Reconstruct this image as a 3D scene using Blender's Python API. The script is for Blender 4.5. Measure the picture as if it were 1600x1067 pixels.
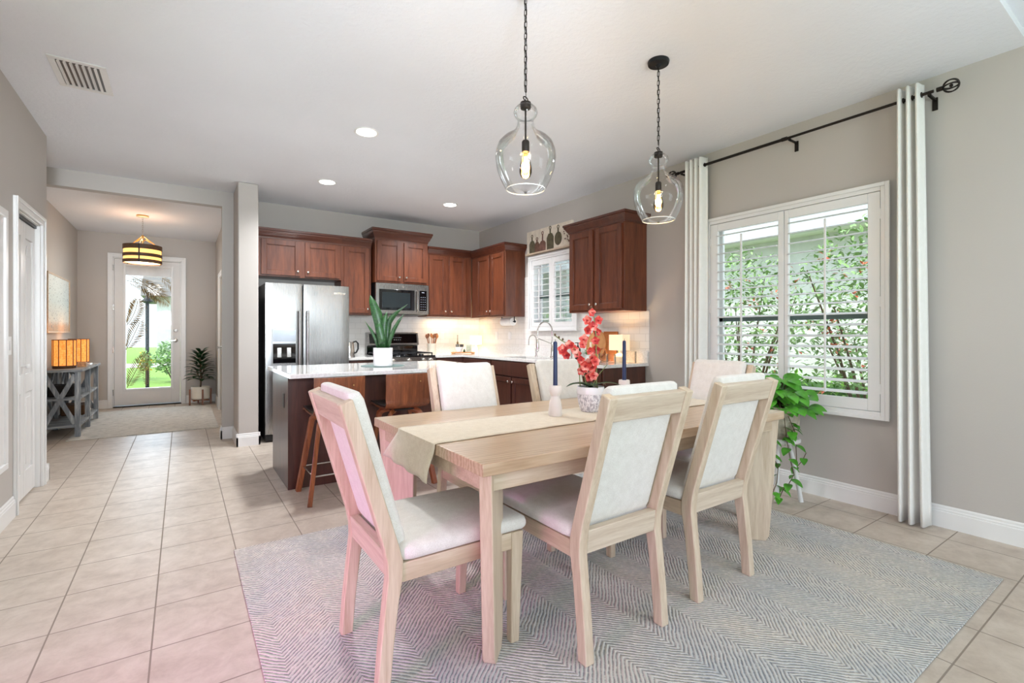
import bpy, bmesh, math, random
from mathutils import Vector, Matrix
random.seed(7)
R = math.radians
PI = math.pi
SC = bpy.context.scene
COL = SC.collection
for o in list(bpy.data.objects):
    bpy.data.objects.remove(o)

# ------------------------------------------------------------ camera
YAW = math.atan(516 / 755.0)
RV = Vector((math.cos(YAW), -math.sin(YAW), 0))      # towards the right of the room view
FV = Vector((math.sin(YAW), math.cos(YAW), 0))
cam = bpy.data.cameras.new('camera'); co = bpy.data.objects.new('camera', cam); COL.objects.link(co)
co.location = (0, 0, 1.22); co.rotation_euler = (PI / 2, 0, -YAW)
cam.sensor_width = 36; cam.lens = 36 * 755 / 1600.0; cam.shift_y = -12.5 / 1600.0; cam.clip_start = .05; cam.clip_end = 300
SC.camera = co
# ------------------------------------------------------------ colour management
SC.view_settings.view_transform = 'Standard'; SC.view_settings.look = 'None'
SC.view_settings.gamma = 1; SC.view_settings.use_curve_mapping = False
SC.view_settings.exposure = 0.08
# ------------------------------------------------------------ world and lights
W = bpy.data.worlds.new('sky'); SC.world = W; W.use_nodes = True
nt = W.node_tree; bg = nt.nodes['Background']
sky = nt.nodes.new('ShaderNodeTexSky'); sky.sky_type = 'NISHITA'; sky.sun_disc = False
sky.sun_elevation = R(55); sky.sun_rotation = R(-80); sky.dust_density = 4; sky.air_density = 1.2
mx = nt.nodes.new('ShaderNodeMixRGB'); mx.inputs[0].default_value = .75
mx.inputs[2].default_value = (5.3, 6.2, 7.0, 1)
nt.links.new(sky.outputs[0], mx.inputs[1]); nt.links.new(mx.outputs[0], bg.inputs[0])
bg.inputs[1].default_value = 0.42

def lamp(name, kind, loc, energy, color=(1, 1, 1), size=1, size_y=None, aim=None, spread=None, radius=.05, spot=None):
    l = bpy.data.lights.new(name, kind); l.energy = energy; l.color = color
    if kind == 'AREA':
        l.size = size
        if size_y: l.shape = 'RECTANGLE'; l.size_y = size_y
        if spread: l.spread = R(spread)
    elif kind in ('POINT', 'SPOT'):
        l.shadow_soft_size = radius
        if spot: l.spot_size = R(spot); l.spot_blend = .7
    o = bpy.data.objects.new(name, l); COL.objects.link(o); o.location = loc
    if aim is not None:
        o.rotation_euler = (Vector(aim) - Vector(loc)).to_track_quat('-Z', 'Y').to_euler()
    return o
sun = lamp('sun', 'SUN', (-5, -2, 12), 3, (1, .97, .92), aim=None)
sun.data.angle = R(3); sun.rotation_euler = Vector((.62, .22, -1.0)).to_track_quat('-Z', 'Y').to_euler()
DAY = (.74, .855, 1)
lamp('daylight_sliding_door', 'AREA', (.6, -3.55, 1.35), 50, DAY, 5.0, 2.3, aim=(.6, 0, 1.35))
lamp('daylight_side_window', 'AREA', (-4.35, .3, 1.45), 18, DAY, 4.2, 2.1, aim=(0, .3, 1.4))
lamp('daylight_dining_window', 'AREA', (4.2, 1.94, 1.5), 5, DAY, 1.3, 1.5, aim=(0, 1.94, 1.35))
lamp('daylight_kitchen_window', 'AREA', (4.2, 4.85, 1.75), 3, DAY, .8, .9, aim=(0, 4.85, 1.5))
lamp('daylight_front_door', 'AREA', (-.45, 10.45, 1.3), 26, DAY, .6, 2.0, aim=(-.45, 0, 1.0))
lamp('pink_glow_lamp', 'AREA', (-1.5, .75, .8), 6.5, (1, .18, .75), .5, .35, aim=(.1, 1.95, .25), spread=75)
lamp('added_fill', 'AREA', (-.3, -1.3, 1.7), 15, (.76, .88, 1), .8, .8, aim=(.3, .3, 2.86))  # unseen fill added behind the viewer to brighten the ceiling
lamp('added_fill', 'AREA', (2.6, -.8, 1.7), 20, (.76, .88, 1), .8, .8, aim=(2.4, 1.2, 2.86))  # second unseen fill, added for even brightness on the right
lamp('added_fill', 'SPOT', (.25, -.5, 1.75), 430, (.78, .88, 1), aim=(1.9, 5.3, 2.7), radius=.35, spot=58)  # unseen spot added to lift the kitchen ceiling and walls
lamp('added_fill', 'SPOT', (-.45, .2, 1.75), 460, (.82, .9, 1), aim=(-1.0, 8.2, 2.0), radius=.25, spot=26)  # unseen spot added to lift the foyer and left wall
CANS = [(1.242, 3.92), (1.30, 5.45), (2.822, 5.53)]
for i, (x, y) in enumerate(CANS):
    lamp('downlight_lamp', 'SPOT', (x, y, 2.83), 150, (.93, .96, 1), radius=.08, spot=150)
for (x, y) in [(-2.4, 1.0), (.3, -1.8), (2.8, -1.6), (-2.2, -1.6), (1.9, .4)]:
    lamp('downlight_lamp', 'SPOT', (x, y, 2.83), 20, (.9, .94, 1), radius=.1, spot=160)

# ------------------------------------------------------------ mesh builder
def s2l(c):
    c /= 255.0
    return c / 12.92 if c <= .04045 else ((c + .055) / 1.055) ** 2.4
def rgb(r, g, b): return (s2l(r), s2l(g), s2l(b), 1)

class MB:
    def __init__(s, M=None):
        s.v = []; s.f = []; s.M = M
    def _add(s, vs, fs):
        n = len(s.v)
        if s.M is not None: vs = [s.M @ Vector(p) for p in vs]
        s.v += [tuple(p) for p in vs]; s.f += [tuple(i + n for i in f) for f in fs]
        return s
    def box(s, x0, y0, z0, x1, y1, z1):
        return s._add([(x0, y0, z0), (x1, y0, z0), (x1, y1, z0), (x0, y1, z0), (x0, y0, z1), (x1, y0, z1), (x1, y1, z1), (x0, y1, z1)],
                      [(0, 3, 2, 1), (4, 5, 6, 7), (0, 1, 5, 4), (1, 2, 6, 5), (2, 3, 7, 6), (3, 0, 4, 7)])
    def hexa(s, b, t):      # four bottom and four top points
        return s._add(list(b) + list(t), [(0, 3, 2, 1), (4, 5, 6, 7), (0, 1, 5, 4), (1, 2, 6, 5), (2, 3, 7, 6), (3, 0, 4, 7)])
    def prism(s, poly, axis, a, b):
        def m(p, w):
            if axis == 'x': return (w, p[0], p[1])
            if axis == 'y': return (p[0], w, p[1])
            return (p[0], p[1], w)
        n = len(poly)
        vs = [m(p, a) for p in poly] + [m(p, b) for p in poly]
        fs = [tuple(range(n))[::-1], tuple(range(n, 2 * n))] + [(i, (i + 1) % n, n + (i + 1) % n, n + i) for i in range(n)]
        return s._add(vs, fs)
    def lathe(s, prof, c=(0, 0, 0), seg=32, cap=True, axis='z', sx=1, sy=1):
        vs = []; fs = []
        for (r, z) in prof:
            for k in range(seg):
                a = 2 * PI * k / seg
                p = (r * math.cos(a) * sx, r * math.sin(a) * sy, z)
                if axis == 'x': p = (p[2], p[0], p[1])
                if axis == 'y': p = (p[0], p[2], p[1])
                vs.append((c[0] + p[0], c[1] + p[1], c[2] + p[2]))
        for i in range(len(prof) - 1):
            for k in range(seg):
                k2 = (k + 1) % seg
                fs.append((i * seg + k, i * seg + k2, (i + 1) * seg + k2, (i + 1) * seg + k))
        if cap:
            if prof[0][0] > 1e-6: fs.append(tuple(range(seg))[::-1])
            m = (len(prof) - 1) * seg
            if prof[-1][0] > 1e-6: fs.append(tuple(range(m, m + seg)))
        return s._add(vs, fs)
    def cyl(s, c, r, h, seg=24, axis='z'):
        return s.lathe([(r, 0), (r, h)], c, seg, True, axis)
    def tube(s, pts, r, seg=8, closed=False, radii=None, flat=None):
        P = [Vector(p) for p in pts]; n = len(P); vs = []; fs = []
        up = None
        for i in range(n):
            a = P[(i - 1) % n] if (closed or i > 0) else P[i]
            b = P[(i + 1) % n] if (closed or i < n - 1) else P[i]
            t = (b - a)
            t = t.normalized() if t.length > 1e-9 else Vector((0, 0, 1))
            if up is None:
                up = Vector((0, 0, 1)) if abs(t.z) < .9 else Vector((1, 0, 0))
            side = t.cross(up)
            if side.length < 1e-5: side = t.cross(Vector((0, 1, 0)))
            side.normalize(); up = side.cross(t).normalized()
            rr = radii[i] if radii else r
            for k in range(seg):
                an = 2 * PI * k / seg
                vs.append(P[i] + side * (rr * math.cos(an) * (flat or 1)) + up * (rr * math.sin(an)))
        m = n if closed else n - 1
        for i in range(m):
            j = (i + 1) % n
            for k in range(seg):
                k2 = (k + 1) % seg
                fs.append((i * seg + k, i * seg + k2, j * seg + k2, j * seg + k))
        if not closed:
            fs.append(tuple(range(seg))[::-1]); fs.append(tuple(range((n - 1) * seg, n * seg)))
        return s._add(vs, fs)
    def bar(s, a, b, w, t, up=(0, 0, 1)):   # straight bar of rectangular section
        a = Vector(a); b = Vector(b); d = (b - a).normalized(); U = Vector(up)
        sd = d.cross(U).normalized(); U = sd.cross(d).normalized()
        q = [sd * w / 2 + U * t / 2, -sd * w / 2 + U * t / 2, -sd * w / 2 - U * t / 2, sd * w / 2 - U * t / 2]
        return s._add([a + k for k in q] + [b + k for k in q], [(0, 3, 2, 1), (4, 5, 6, 7), (0, 1, 5, 4), (1, 2, 6, 5), (2, 3, 7, 6), (3, 0, 4, 7)])
    def rbox(s, x0, y0, z0, x1, y1, z1, r, n=8, dome=0, fn=None):
        bm = bmesh.new(); bmesh.ops.create_cube(bm, size=2)
        bmesh.ops.subdivide_edges(bm, edges=bm.edges[:], cuts=n, use_grid_fill=True)
        c = Vector(((x0 + x1) / 2, (y0 + y1) / 2, (z0 + z1) / 2)); h = Vector(((x1 - x0) / 2, (y1 - y0) / 2, (z1 - z0) / 2))
        bm.verts.index_update()
        vs = []
        for v in bm.verts:
            p = Vector([math.copysign(abs(q) ** .6, q) * k for q, k in zip(v.co, h)])
            inn = Vector([max(-(k - r), min(k - r, q)) for q, k in zip(p, h)])
            d = p - inn
            if d.length > 1e-9:
                d = d.normalized() * r
                p = inn + d
            if dome and p.z > 0:
                p.z += dome * (1 - (p.x / h.x) ** 2) * (1 - (p.y / h.y) ** 2)
            p += c
            if fn: p = fn(p)
            vs.append(p)
        fs = [tuple(v.index for v in f.verts) for f in bm.faces]
        bm.free()
        return s._add(vs, fs)
    def leaf(s, base, d, up, L, w, droop=.3, n=6, fold=.25, tip=1.0, prof=None, thick=0):
        p = Vector(base); d = Vector(d).normalized(); up = Vector(up)
        side = d.cross(up)
        if side.length < 1e-4: side = d.cross(Vector((1, 0, .1)))
        side.normalize(); vs = []; fs = []
        st = L / n
        for i in range(n + 1):
            t = i / n
            ww = (prof(t) if prof else math.sin(PI * min(1, (t * .93 + .05)) ** tip)) * w / 2
            nu = side.cross(d).normalized()
            vs += [p + side * ww + nu * ww * fold, p, p - side * ww + nu * ww * fold]
            p = p + d * st
            d = (d + Vector((0, 0, -1)) * droop / n).normalized()
        for i in range(n):
            a = i * 3
            fs += [(a, a + 1, a + 4, a + 3), (a + 1, a + 2, a + 5, a + 4)]
        return s._add(vs, fs)
    def sphere(s, c, r, seg=16, sz=1):
        return s.lathe([(r * math.sin(PI * i / 8) + 1e-5, -r * sz * math.cos(PI * i / 8)) for i in range(9)], c, seg, False)

def build(name, mb, mat, parent=None, bevel=0, seg=2, smooth=True, angle=35, off=None, recalc=True, solid=0):
    me = bpy.data.meshes.new(name)
    vs = mb.v
    if off is not None: vs = [(a - off[0], b - off[1], c - off[2]) for a, b, c in vs]
    me.from_pydata(vs, [], mb.f)
    if recalc:
        bm = bmesh.new(); bm.from_mesh(me); bmesh.ops.recalc_face_normals(bm, faces=bm.faces[:]); bm.to_mesh(me); bm.free()
    me.materials.append(mat)
    if smooth:
        me.polygons.foreach_set('use_smooth', [True] * len(me.polygons)); me.set_sharp_from_angle(angle=R(angle))
    o = bpy.data.objects.new(name, me); COL.objects.link(o)
    if parent: o.parent = parent
    if solid:
        m = o.modifiers.new('solid', 'SOLIDIFY'); m.thickness = solid; m.offset = 0
    if bevel:
        m = o.modifiers.new('bevel', 'BEVEL'); m.width = bevel; m.segments = seg; m.limit_method = 'ANGLE'; m.angle_limit = R(50)
    return o

def root_of(o):
    while o.parent: o = o.parent
    return o
def thing(name, label, cat, loc=(0, 0, 0), rz=0, group=None, kind=None):
    o = bpy.data.objects.new(name, None); COL.objects.link(o); o.location = loc; o.rotation_euler = (0, 0, rz)
    o.empty_display_size = .1
    tag(o, label, cat, group, kind); return o
def tag(o, label=None, cat=None, group=None, kind=None):
    if label: o['label'] = label
    if cat: o['category'] = cat
    if group: o['group'] = group
    if kind: o['kind'] = kind
    return o
def wp(name, mb, mat, parent, **k):      # part whose mesh is given in room coordinates
    return build(name, mb, mat, parent, off=tuple(root_of(parent).location), **k)
def solo(name, mb, mat, label, cat, group=None, kind=None, loc=None, **k):   # a thing of one mesh
    if loc is not None:
        o = build(name, mb, mat, None, off=loc, **k); o.location = loc
    else: o = build(name, mb, mat, None, **k)
    return tag(o, label, cat, group, kind)
def struct(name, mb, mat, **k):
    o = build(name, mb, mat, None, **k); o['kind'] = 'structure'; return o
def copy_tree(o, parent=None):
    c = o.copy(); COL.objects.link(c); c.parent = parent
    for ch in list(o.children): copy_tree(ch, c)
    return c

# ------------------------------------------------------------ materials
class N:
    def __init__(s, name):
        s.m = bpy.data.materials.new(name); s.m.use_nodes = True; s.t = s.m.node_tree
        s.b = s.t.nodes['Principled BSDF']
    def n(s, t, **k):
        x = s.t.nodes.new('ShaderNode' + t)
        for a, v in k.items(): setattr(x, a, v)
        return x
    def l(s, a, b): s.t.links.new(a, b)
    def math(s, op, a, b=None, c=None):
        x = s.n('Math', operation=op)
        for i, v in enumerate((a, b, c)):
            if v is None: continue
            if isinstance(v, (int, float)): x.inputs[i].default_value = v
            else: s.l(v, x.inputs[i])
        return x.outputs[0]
    def coord(s, scale=(1, 1, 1), loc=(0, 0, 0), kind='Object', rot=(0, 0, 0)):
        c = s.n('TexCoord'); m = s.n('Mapping'); s.l(c.outputs[kind], m.inputs[0])
        m.inputs['Scale'].default_value = scale; m.inputs['Location'].default_value = loc; m.inputs['Rotation'].default_value = rot
        return m.outputs[0]
    def noise(s, vec, scale, detail=4, rough=.55, dist=0):
        x = s.n('TexNoise'); s.l(vec, x.inputs['Vector']); x.inputs['Scale'].default_value = scale
        x.inputs['Detail'].default_value = detail; x.inputs['Roughness'].default_value = rough; x.inputs['Distortion'].default_value = dist
        return x.outputs['Fac']
    def ramp(s, fac, stops):
        x = s.n('ValToRGB'); s.l(fac, x.inputs[0]); e = x.color_ramp.elements
        while len(e) < len(stops): e.new(.5)
        for i, (p, c) in enumerate(stops): e[i].position = p; e[i].color = c
        return x.outputs[0]
    def mix(s, fac, a, b, mode='MIX'):
        x = s.n('MixRGB', blend_type=mode)
        for i, v in enumerate((fac, a, b)):
            if isinstance(v, (int, float)): x.inputs[i].default_value = v
            elif isinstance(v, tuple): x.inputs[i].default_value = v
            else: s.l(v, x.inputs[i])
        return x.outputs[0]
    def bump(s, h, strength=.2, dist=.01):
        x = s.n('Bump'); x.inputs['Strength'].default_value = strength; x.inputs['Distance'].default_value = dist
        s.l(h, x.inputs['Height']); s.l(x.outputs[0], s.b.inputs['Normal'])
    def set(s, **k):
        for a, v in k.items():
            i = s.b.inputs[a.replace('_', ' ')]
            if isinstance(v, (int, float, tuple)): i.default_value = v
            else: s.l(v, i)
        return s

def plain(name, c, rough=.5, metal=0, coat=0, var=.06, nscale=6, bump=0, bscale=60, **k):
    n = N(name); v = n.coord()
    lo = tuple(q * (1 - var) for q in c[:3]) + (1,); hi = tuple(min(1, q * (1 + var)) for q in c[:3]) + (1,)
    colr = n.ramp(n.noise(v, nscale, 3), [(.3, lo), (.7, hi)])
    n.set(Base_Color=colr, Roughness=rough, Metallic=metal, Coat_Weight=coat, **k)
    if bump: n.bump(n.noise(v, bscale, 5), bump, .004)
    return n.m
def wood(name, c1, c2, axis='x', scale=5, rough=.45, coat=0, stretch=14, bump=.08, c3=None):
    n = N(name); st = {'x': (1, stretch, stretch), 'y': (stretch, 1, stretch), 'z': (stretch, stretch, 1)}[axis]
    v = n.coord(scale=st)
    g = n.noise(v, scale * .35, 6, .6, .6); g2 = n.noise(v, scale * 2.2, 3, .5, .2)
    f = n.math('ADD', n.math('MULTIPLY', g, .7), n.math('MULTIPLY', g2, .3))
    stops = [(.36, c1), (.62, c2)] if c3 is None else [(.34, c1), (.5, c3), (.64, c2)]
    n.set(Base_Color=n.ramp(f, stops), Roughness=rough, Coat_Weight=coat, Coat_Roughness=.15)
    n.bump(f, bump, .003); return n.m
def fabric(name, c, c2, scale=500, bump=.35, rough=.95):
    n = N(name); v = n.coord()
    w = n.noise(n.coord(scale=(1, 1, 1)), scale, 2, .6)
    big = n.noise(v, 30, 4)
    f = n.math('ADD', n.math('MULTIPLY', w, .7), n.math('MULTIPLY', big, .3))
    n.set(Base_Color=n.ramp(f, [(.35, c), (.65, c2)]), Roughness=rough, Sheen_Weight=.3)
    n.bump(w, bump, .002); return n.m
def emit(name, c, strength, base=(.8, .8, .8, 1), rough=.6):
    n = N(name); n.set(Base_Color=base, Roughness=rough, Emission_Color=c, Emission_Strength=strength); return n.m
def glassm(name, c=(1, 1, 1, 1), ior=1.45, rough=0, shadow=True):
    n = N(name); n.set(Base_Color=c, Roughness=rough, IOR=ior, Transmission_Weight=1.0); return n.m
def pane_m(name, tint=(.97, .99, .98, 1), refl=1.0):
    # thin window pane: mostly straight through, fresnel reflection
    n = N(name); tr = n.n('BsdfTransparent'); tr.inputs[0].default_value = tint
    gl = n.n('BsdfGlossy'); gl.inputs['Roughness'].default_value = .02
    fr = n.n('Fresnel'); fr.inputs[0].default_value = 1.35
    ms = n.n('MixShader'); n.l(n.math('MULTIPLY', fr.outputs[0], refl), ms.inputs[0]); n.l(tr.outputs[0], ms.inputs[1]); n.l(gl.outputs[0], ms.inputs[2])
    n.l(ms.outputs[0], n.t.nodes['Material Output'].inputs[0]); return n.m

M = {}
# wall paint
n = N('wall_paint'); v = n.coord(); n.set(Base_Color=n.ramp(n.noise(v, 1.2, 2), [(.3, rgb(188, 181, 174)), (.7, rgb(192, 185, 178))]), Roughness=.75)
n.bump(n.noise(v, 90, 5), .12, .004); M['wall'] = n.m
n = N('ceiling_paint'); v = n.coord(); n.set(Base_Color=n.ramp(n.noise(v, 1.5, 2), [(.3, rgb(230, 231, 235)), (.7, rgb(234, 235, 239))]), Roughness=.9)
n.bump(n.ramp(n.noise(v, 28, 6, .6), [(.42, (0, 0, 0, 1)), (.6, (1, 1, 1, 1))]), .16, .006); M['ceil'] = n.m
M['white'] = plain('white_gloss_paint', rgb(232, 230, 227), .35, var=.01)
M['white_soft'] = plain('white_satin_paint', rgb(226, 223, 220), .5, var=.015)
# floor tile
n = N('floor_tile'); v = n.coord(loc=(.10 - .003, -2.325 + .003 + 3.535, 0))
br = n.n('TexBrick'); n.l(v, br.inputs['Vector']); br.offset = 0; br.squash = 1
br.inputs['Scale'].default_value = 1; br.inputs['Mortar Size'].default_value = .0035; br.inputs['Mortar Smooth'].default_value = .3
br.inputs['Brick Width'].default_value = .3495; br.inputs['Row Height'].default_value = .3535; br.inputs['Bias'].default_value = 0
br.inputs['Color1'].default_value = (0, 0, 0, 1); br.inputs['Color2'].default_value = (1, 1, 1, 1)
v2 = n.coord(); mott = n.noise(v2, 9, 8, .7, .3); mot2 = n.noise(v2, 2.0, 3)
base = n.ramp(n.math('ADD', n.math('MULTIPLY', mott, .75), n.math('MULTIPLY', mot2, .25)), [(.34, rgb(180, 166, 152)), (.5, rgb(198, 185, 171)), (.66, rgb(212, 200, 187))])
base = n.mix(n.math('MULTIPLY', br.outputs['Color'], .10), base, rgb(186, 170, 154))
colr = n.mix(br.outputs['Fac'], base, rgb(146, 134, 122))
n.set(Base_Color=colr, Roughness=n.math('ADD', .42, n.math('MULTIPLY', br.outputs['Fac'], .5)), Specular_IOR_Level=.36)
n.bump(n.math('SUBTRACT', n.math('MULTIPLY', mott, .08), br.outputs['Fac']), .35, .004); M['floor'] = n.m
# backsplash
def subway(name, swap):
    n = N(name); c = n.n('TexCoord'); sp = n.n('SeparateXYZ'); cb = n.n('CombineXYZ'); n.l(c.outputs['Object'], sp.inputs[0])
    n.l(sp.outputs[1 if swap else 0], cb.inputs[0]); n.l(sp.outputs[2], cb.inputs[1])
    br = n.n('TexBrick'); n.l(cb.outputs[0], br.inputs['Vector']); br.offset = .5
    for a, b in (('Scale', 1), ('Mortar Size', .0018), ('Mortar Smooth', .4), ('Brick Width', .152), ('Row Height', .076)): br.inputs[a].default_value = b
    br.inputs['Color1'].default_value = rgb(236, 232, 226); br.inputs['Color2'].default_value = rgb(230, 226, 219); br.inputs['Mortar'].default_value = rgb(205, 200, 192)
    n.set(Base_Color=br.outputs['Color'], Roughness=.12, Coat_Weight=.4)
    n.bump(n.math('SUBTRACT', n.math('MULTIPLY', n.noise(c.outputs['Object'], 9, 2), .5), br.outputs['Fac']), .35, .004); return n.m
M['bs_x'] = subway('subway_tile_back', False); M['bs_y'] = subway('subway_tile_side', True)
M['cab'] = wood('cherry_wood', rgb(78, 38, 22), rgb(116, 62, 37), 'z', 4, .36, .15, 10, .03)
M['cabdark'] = wood('espresso_wood', rgb(62, 35, 27), rgb(84, 48, 37), 'z', 4, .34, .15, 10, .03)
M['crown'] = wood('crown_wood', rgb(72, 35, 24), rgb(96, 50, 33), 'x', 4, .3, .35, 10, .03)
M['oaky'] = wood('washed_oak_rail', rgb(190, 168, 146), rgb(218, 202, 182), 'y', 6, .5, .1, 14, .1, rgb(207, 189, 168))
M['oak'] = wood('washed_oak', rgb(184, 162, 138), rgb(214, 196, 174), 'x', 5, .5, .1, 12, .12, rgb(200, 178, 152))
M['oakz'] = wood('washed_oak_upright', rgb(188, 164, 138), rgb(218, 200, 177), 'z', 6, .5, .1, 14, .1, rgb(206, 186, 162))
# tabletop with cathedral grain
n = N('oak_veneer'); v = n.coord(scale=(.55, 3.2, 3.2))
wv = n.n('TexWave'); wv.wave_type = 'RINGS'; wv.rings_direction = 'Z'; n.l(v, wv.inputs[0]); wv.inputs['Scale'].default_value = 4.5; wv.inputs['Distortion'].default_value = 9
wv.inputs['Detail'].default_value = 3; wv.inputs['Detail Scale'].default_value = .8
g = n.noise(n.coord(scale=(1, 16, 16)), 4, 5); f = n.math('ADD', n.math('MULTIPLY', wv.outputs['Fac'], .3), n.math('MULTIPLY', g, .7))
n.set(Base_Color=n.ramp(f, [(.25, rgb(172, 142, 112)), (.5, rgb(194, 166, 136)), (.75, rgb(208, 184, 156))]), Roughness=.33, Coat_Weight=.25, Coat_Roughness=.2); n.bump(f, .06, .002); M['tabletop'] = n.m
M['cream'] = fabric('cream_fabric', rgb(206, 198, 188), rgb(232, 226, 218))
M['curtain'] = fabric('curtain_linen', rgb(236, 233, 226), rgb(246, 244, 239), 700, .2)
M['runner'] = fabric('runner_linen', rgb(206, 188, 162), rgb(232, 218, 196), 350, .5)
M['walnut'] = wood('walnut_ply', rgb(92, 50, 26), rgb(142, 84, 48), 'z', 7, .35, .3, 18, .03, rgb(118, 66, 36))
M['walnutleg'] = wood('walnut_leg', rgb(104, 56, 27), rgb(150, 88, 47), 'z', 7, .35, .3, 16, .03)
M['plyedge'] = plain('ply_edge', rgb(196, 170, 140), .5)
M['black'] = plain('black_plastic', rgb(18, 18, 20), .35)
M['blackgloss'] = plain('black_glass', rgb(8, 9, 11), .06, coat=.6)
M['seatleather'] = plain('black_seat_leather', rgb(30, 27, 27), .4, bump=.1)
M['iron'] = plain('dark_bronze', rgb(44, 38, 34), .45, metal=.7, bump=.1)
M['ironblack'] = plain('black_iron', rgb(26, 28, 32), .4, metal=.5)
M['chrome'] = plain('brushed_nickel', rgb(200, 196, 190), .22, metal=1)
M['knob'] = plain('satin_knob', rgb(232, 226, 216), .25, metal=1)
def steel(name, c):
    n = N(name); v = n.coord(scale=(220, 220, 1.5)); g = n.noise(v, 2, 3); w = n.noise(n.coord(), 1.6, 1)
    n.set(Base_Color=n.ramp(w, [(.35, tuple(q * .93 for q in c[:3]) + (1,)), (.65, c)]), Metallic=1, Roughness=n.math('ADD', .22, n.math('MULTIPLY', g, .12)))
    n.bump(n.math('ADD', n.math('MULTIPLY', g, .08), w), .05, .03); return n.m
M['steel'] = steel('stainless_steel', rgb(172, 170, 167))
n = N('quartz'); v = n.coord(); n.set(Base_Color=n.ramp(n.noise(v, 60, 6), [(.4, rgb(226, 222, 216)), (.6, rgb(240, 238, 234))]), Roughness=.08, Coat_Weight=.3); M['quartz'] = n.m
M['ceramic'] = plain('white_ceramic', rgb(236, 236, 236), .2, var=.01)
M['candleholder'] = plain('matte_stone', rgb(226, 218, 211), .75, bump=.15, bscale=90)
M['candle'] = plain('navy_wax', rgb(24, 40, 80), .45)
M['soil'] = plain('dark_soil', rgb(48, 38, 30), .95, bump=.8, bscale=120)
M['leafdark'] = plain('dark_leaf', rgb(30, 66, 34), .35, var=.3, nscale=12)
M['leafsnake'] = None
n = N('snake_leaf'); v = n.coord(scale=(1, 1, 3)); f = n.noise(v, 14, 3, .5, 2)
n.set(Base_Color=n.ramp(f, [(.35, rgb(20, 48, 26)), (.5, rgb(52, 96, 48)), (.62, rgb(28, 62, 32))]), Roughness=.35); M['leafsnake'] = n.m
M['leafbright'] = plain('pothos_leaf', rgb(84, 156, 50), .3, var=.45, nscale=9)
M['stem'] = plain('green_stem', rgb(116, 128, 70), .5)
M['brownstem'] = plain('brown_stem', rgb(92, 72, 50), .7)
n = N('orchid_petal'); v = n.coord(); n.set(Base_Color=n.ramp(n.noise(v, 26, 3), [(.35, rgb(168, 24, 34)), (.5, rgb(214, 70, 60)), (.66, rgb(244, 176, 158))]), Roughness=.5); M['petal'] = n.m
n = N('carved_pot'); v = n.coord(scale=(1, 1, .45)); f = n.noise(v, 110, 3, .6)
n.set(Base_Color=n.ramp(f, [(.42, rgb(178, 178, 182)), (.56, rgb(240, 240, 240))]), Roughness=.7); n.bump(f, .8, .006); M['carved'] = n.m
M['terr'] = plain('woven_planter', rgb(186, 176, 156), .85, bump=.9, bscale=70, var=.25, nscale=26)
M['board'] = wood('cutting_board', rgb(150, 84, 36), rgb(198, 124, 62), 'y', 5, .5, .1, 8)
M['boardlight'] = wood('acacia_board', rgb(168, 108, 56), rgb(206, 150, 92), 'z', 5, .5, .1, 8)
M['driftwood'] = wood('grey_driftwood', rgb(130, 134, 138), rgb(202, 203, 202), 'x', 4, .75, 0, 9, .35, rgb(142, 146, 148))
M['driftz'] = wood('grey_driftwood_upright', rgb(122, 127, 131), rgb(208, 209, 208), 'z', 4, .75, 0, 9, .35, rgb(134, 138, 142))
M['brass'] = plain('aged_brass', rgb(206, 170, 110), .3, metal=1)
M['bandwood'] = wood('band_wood', rgb(70, 48, 32), rgb(110, 78, 52), 'x', 5, .6)
# rugs
def rug(name, cols, period=.42, line=.021, amp=1.0):
    n = N(name); c = n.n('TexCoord'); sp = n.n('SeparateXYZ'); n.l(c.outputs['Object'], sp.inputs[0])
    wob = n.noise(c.outputs['Object'], 5, 3)
    x = n.math('ADD', sp.outputs[0], n.math('MULTIPLY', wob, .03))
    y = n.math('ADD', sp.outputs[1], n.math('MULTIPLY', n.noise(c.outputs['Object'], 7, 2), .04))
    tri = n.math('PINGPONG', x, period / 2)
    ph = n.math('ADD', y, n.math('MULTIPLY', tri, amp))
    ln = n.math('SINE', n.math('MULTIPLY', ph, 2 * PI / line))
    brk = n.noise(n.coord(scale=(1, 1, 1)), 55, 3, .6)
    cloud = n.noise(c.outputs['Object'], 1.3, 5, .65)
    fine = n.noise(c.outputs['Object'], 160, 2)
    lf = n.math('MULTIPLY', n.math('ADD', n.math('MULTIPLY', ln, .5), .5), n.math('MULTIPLY', brk, 1.5))
    base = n.ramp(n.math('ADD', n.math('MULTIPLY', cloud, .8), n.math('MULTIPLY', fine, .2)), cols[:3])
    dark = n.ramp(cloud, cols[3:])
    colr = n.mix(n.ramp(lf, [(.42, (0, 0, 0, 1)), (.72, (.75, .75, .75, 1))]), base, dark)
    n.set(Base_Color=colr, Roughness=1, Sheen_Weight=.2)
    n.bump(n.math('ADD', n.math('MULTIPLY', ln, -.5), n.math('MULTIPLY', fine, .8)), .7, .006); return n.m
M['rug'] = rug('chevron_wool', [(.36, rgb(194, 196, 197)), (.5, rgb(214, 209, 202)), (.64, rgb(226, 215, 202)), (.35, rgb(84, 96, 110)), (.65, rgb(134, 128, 122))])
n = N('foyer_rug'); v = n.coord(scale=(1, 3.5, 1)); f = n.noise(v, 9, 8, .75)
n.set(Base_Color=n.ramp(f, [(.38, rgb(172, 168, 160)), (.52, rgb(214, 210, 202)), (.66, rgb(226, 222, 212))]), Roughness=1); n.bump(f, .3, .004); M['rugf'] = n.m
M['grass'] = plain('lawn_grass', rgb(120, 156, 66), .9, var=.35, nscale=30, bump=.5)
M['hedge'] = plain('hedge_leaf', rgb(118, 170, 52), .6, var=.4, nscale=8)
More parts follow.
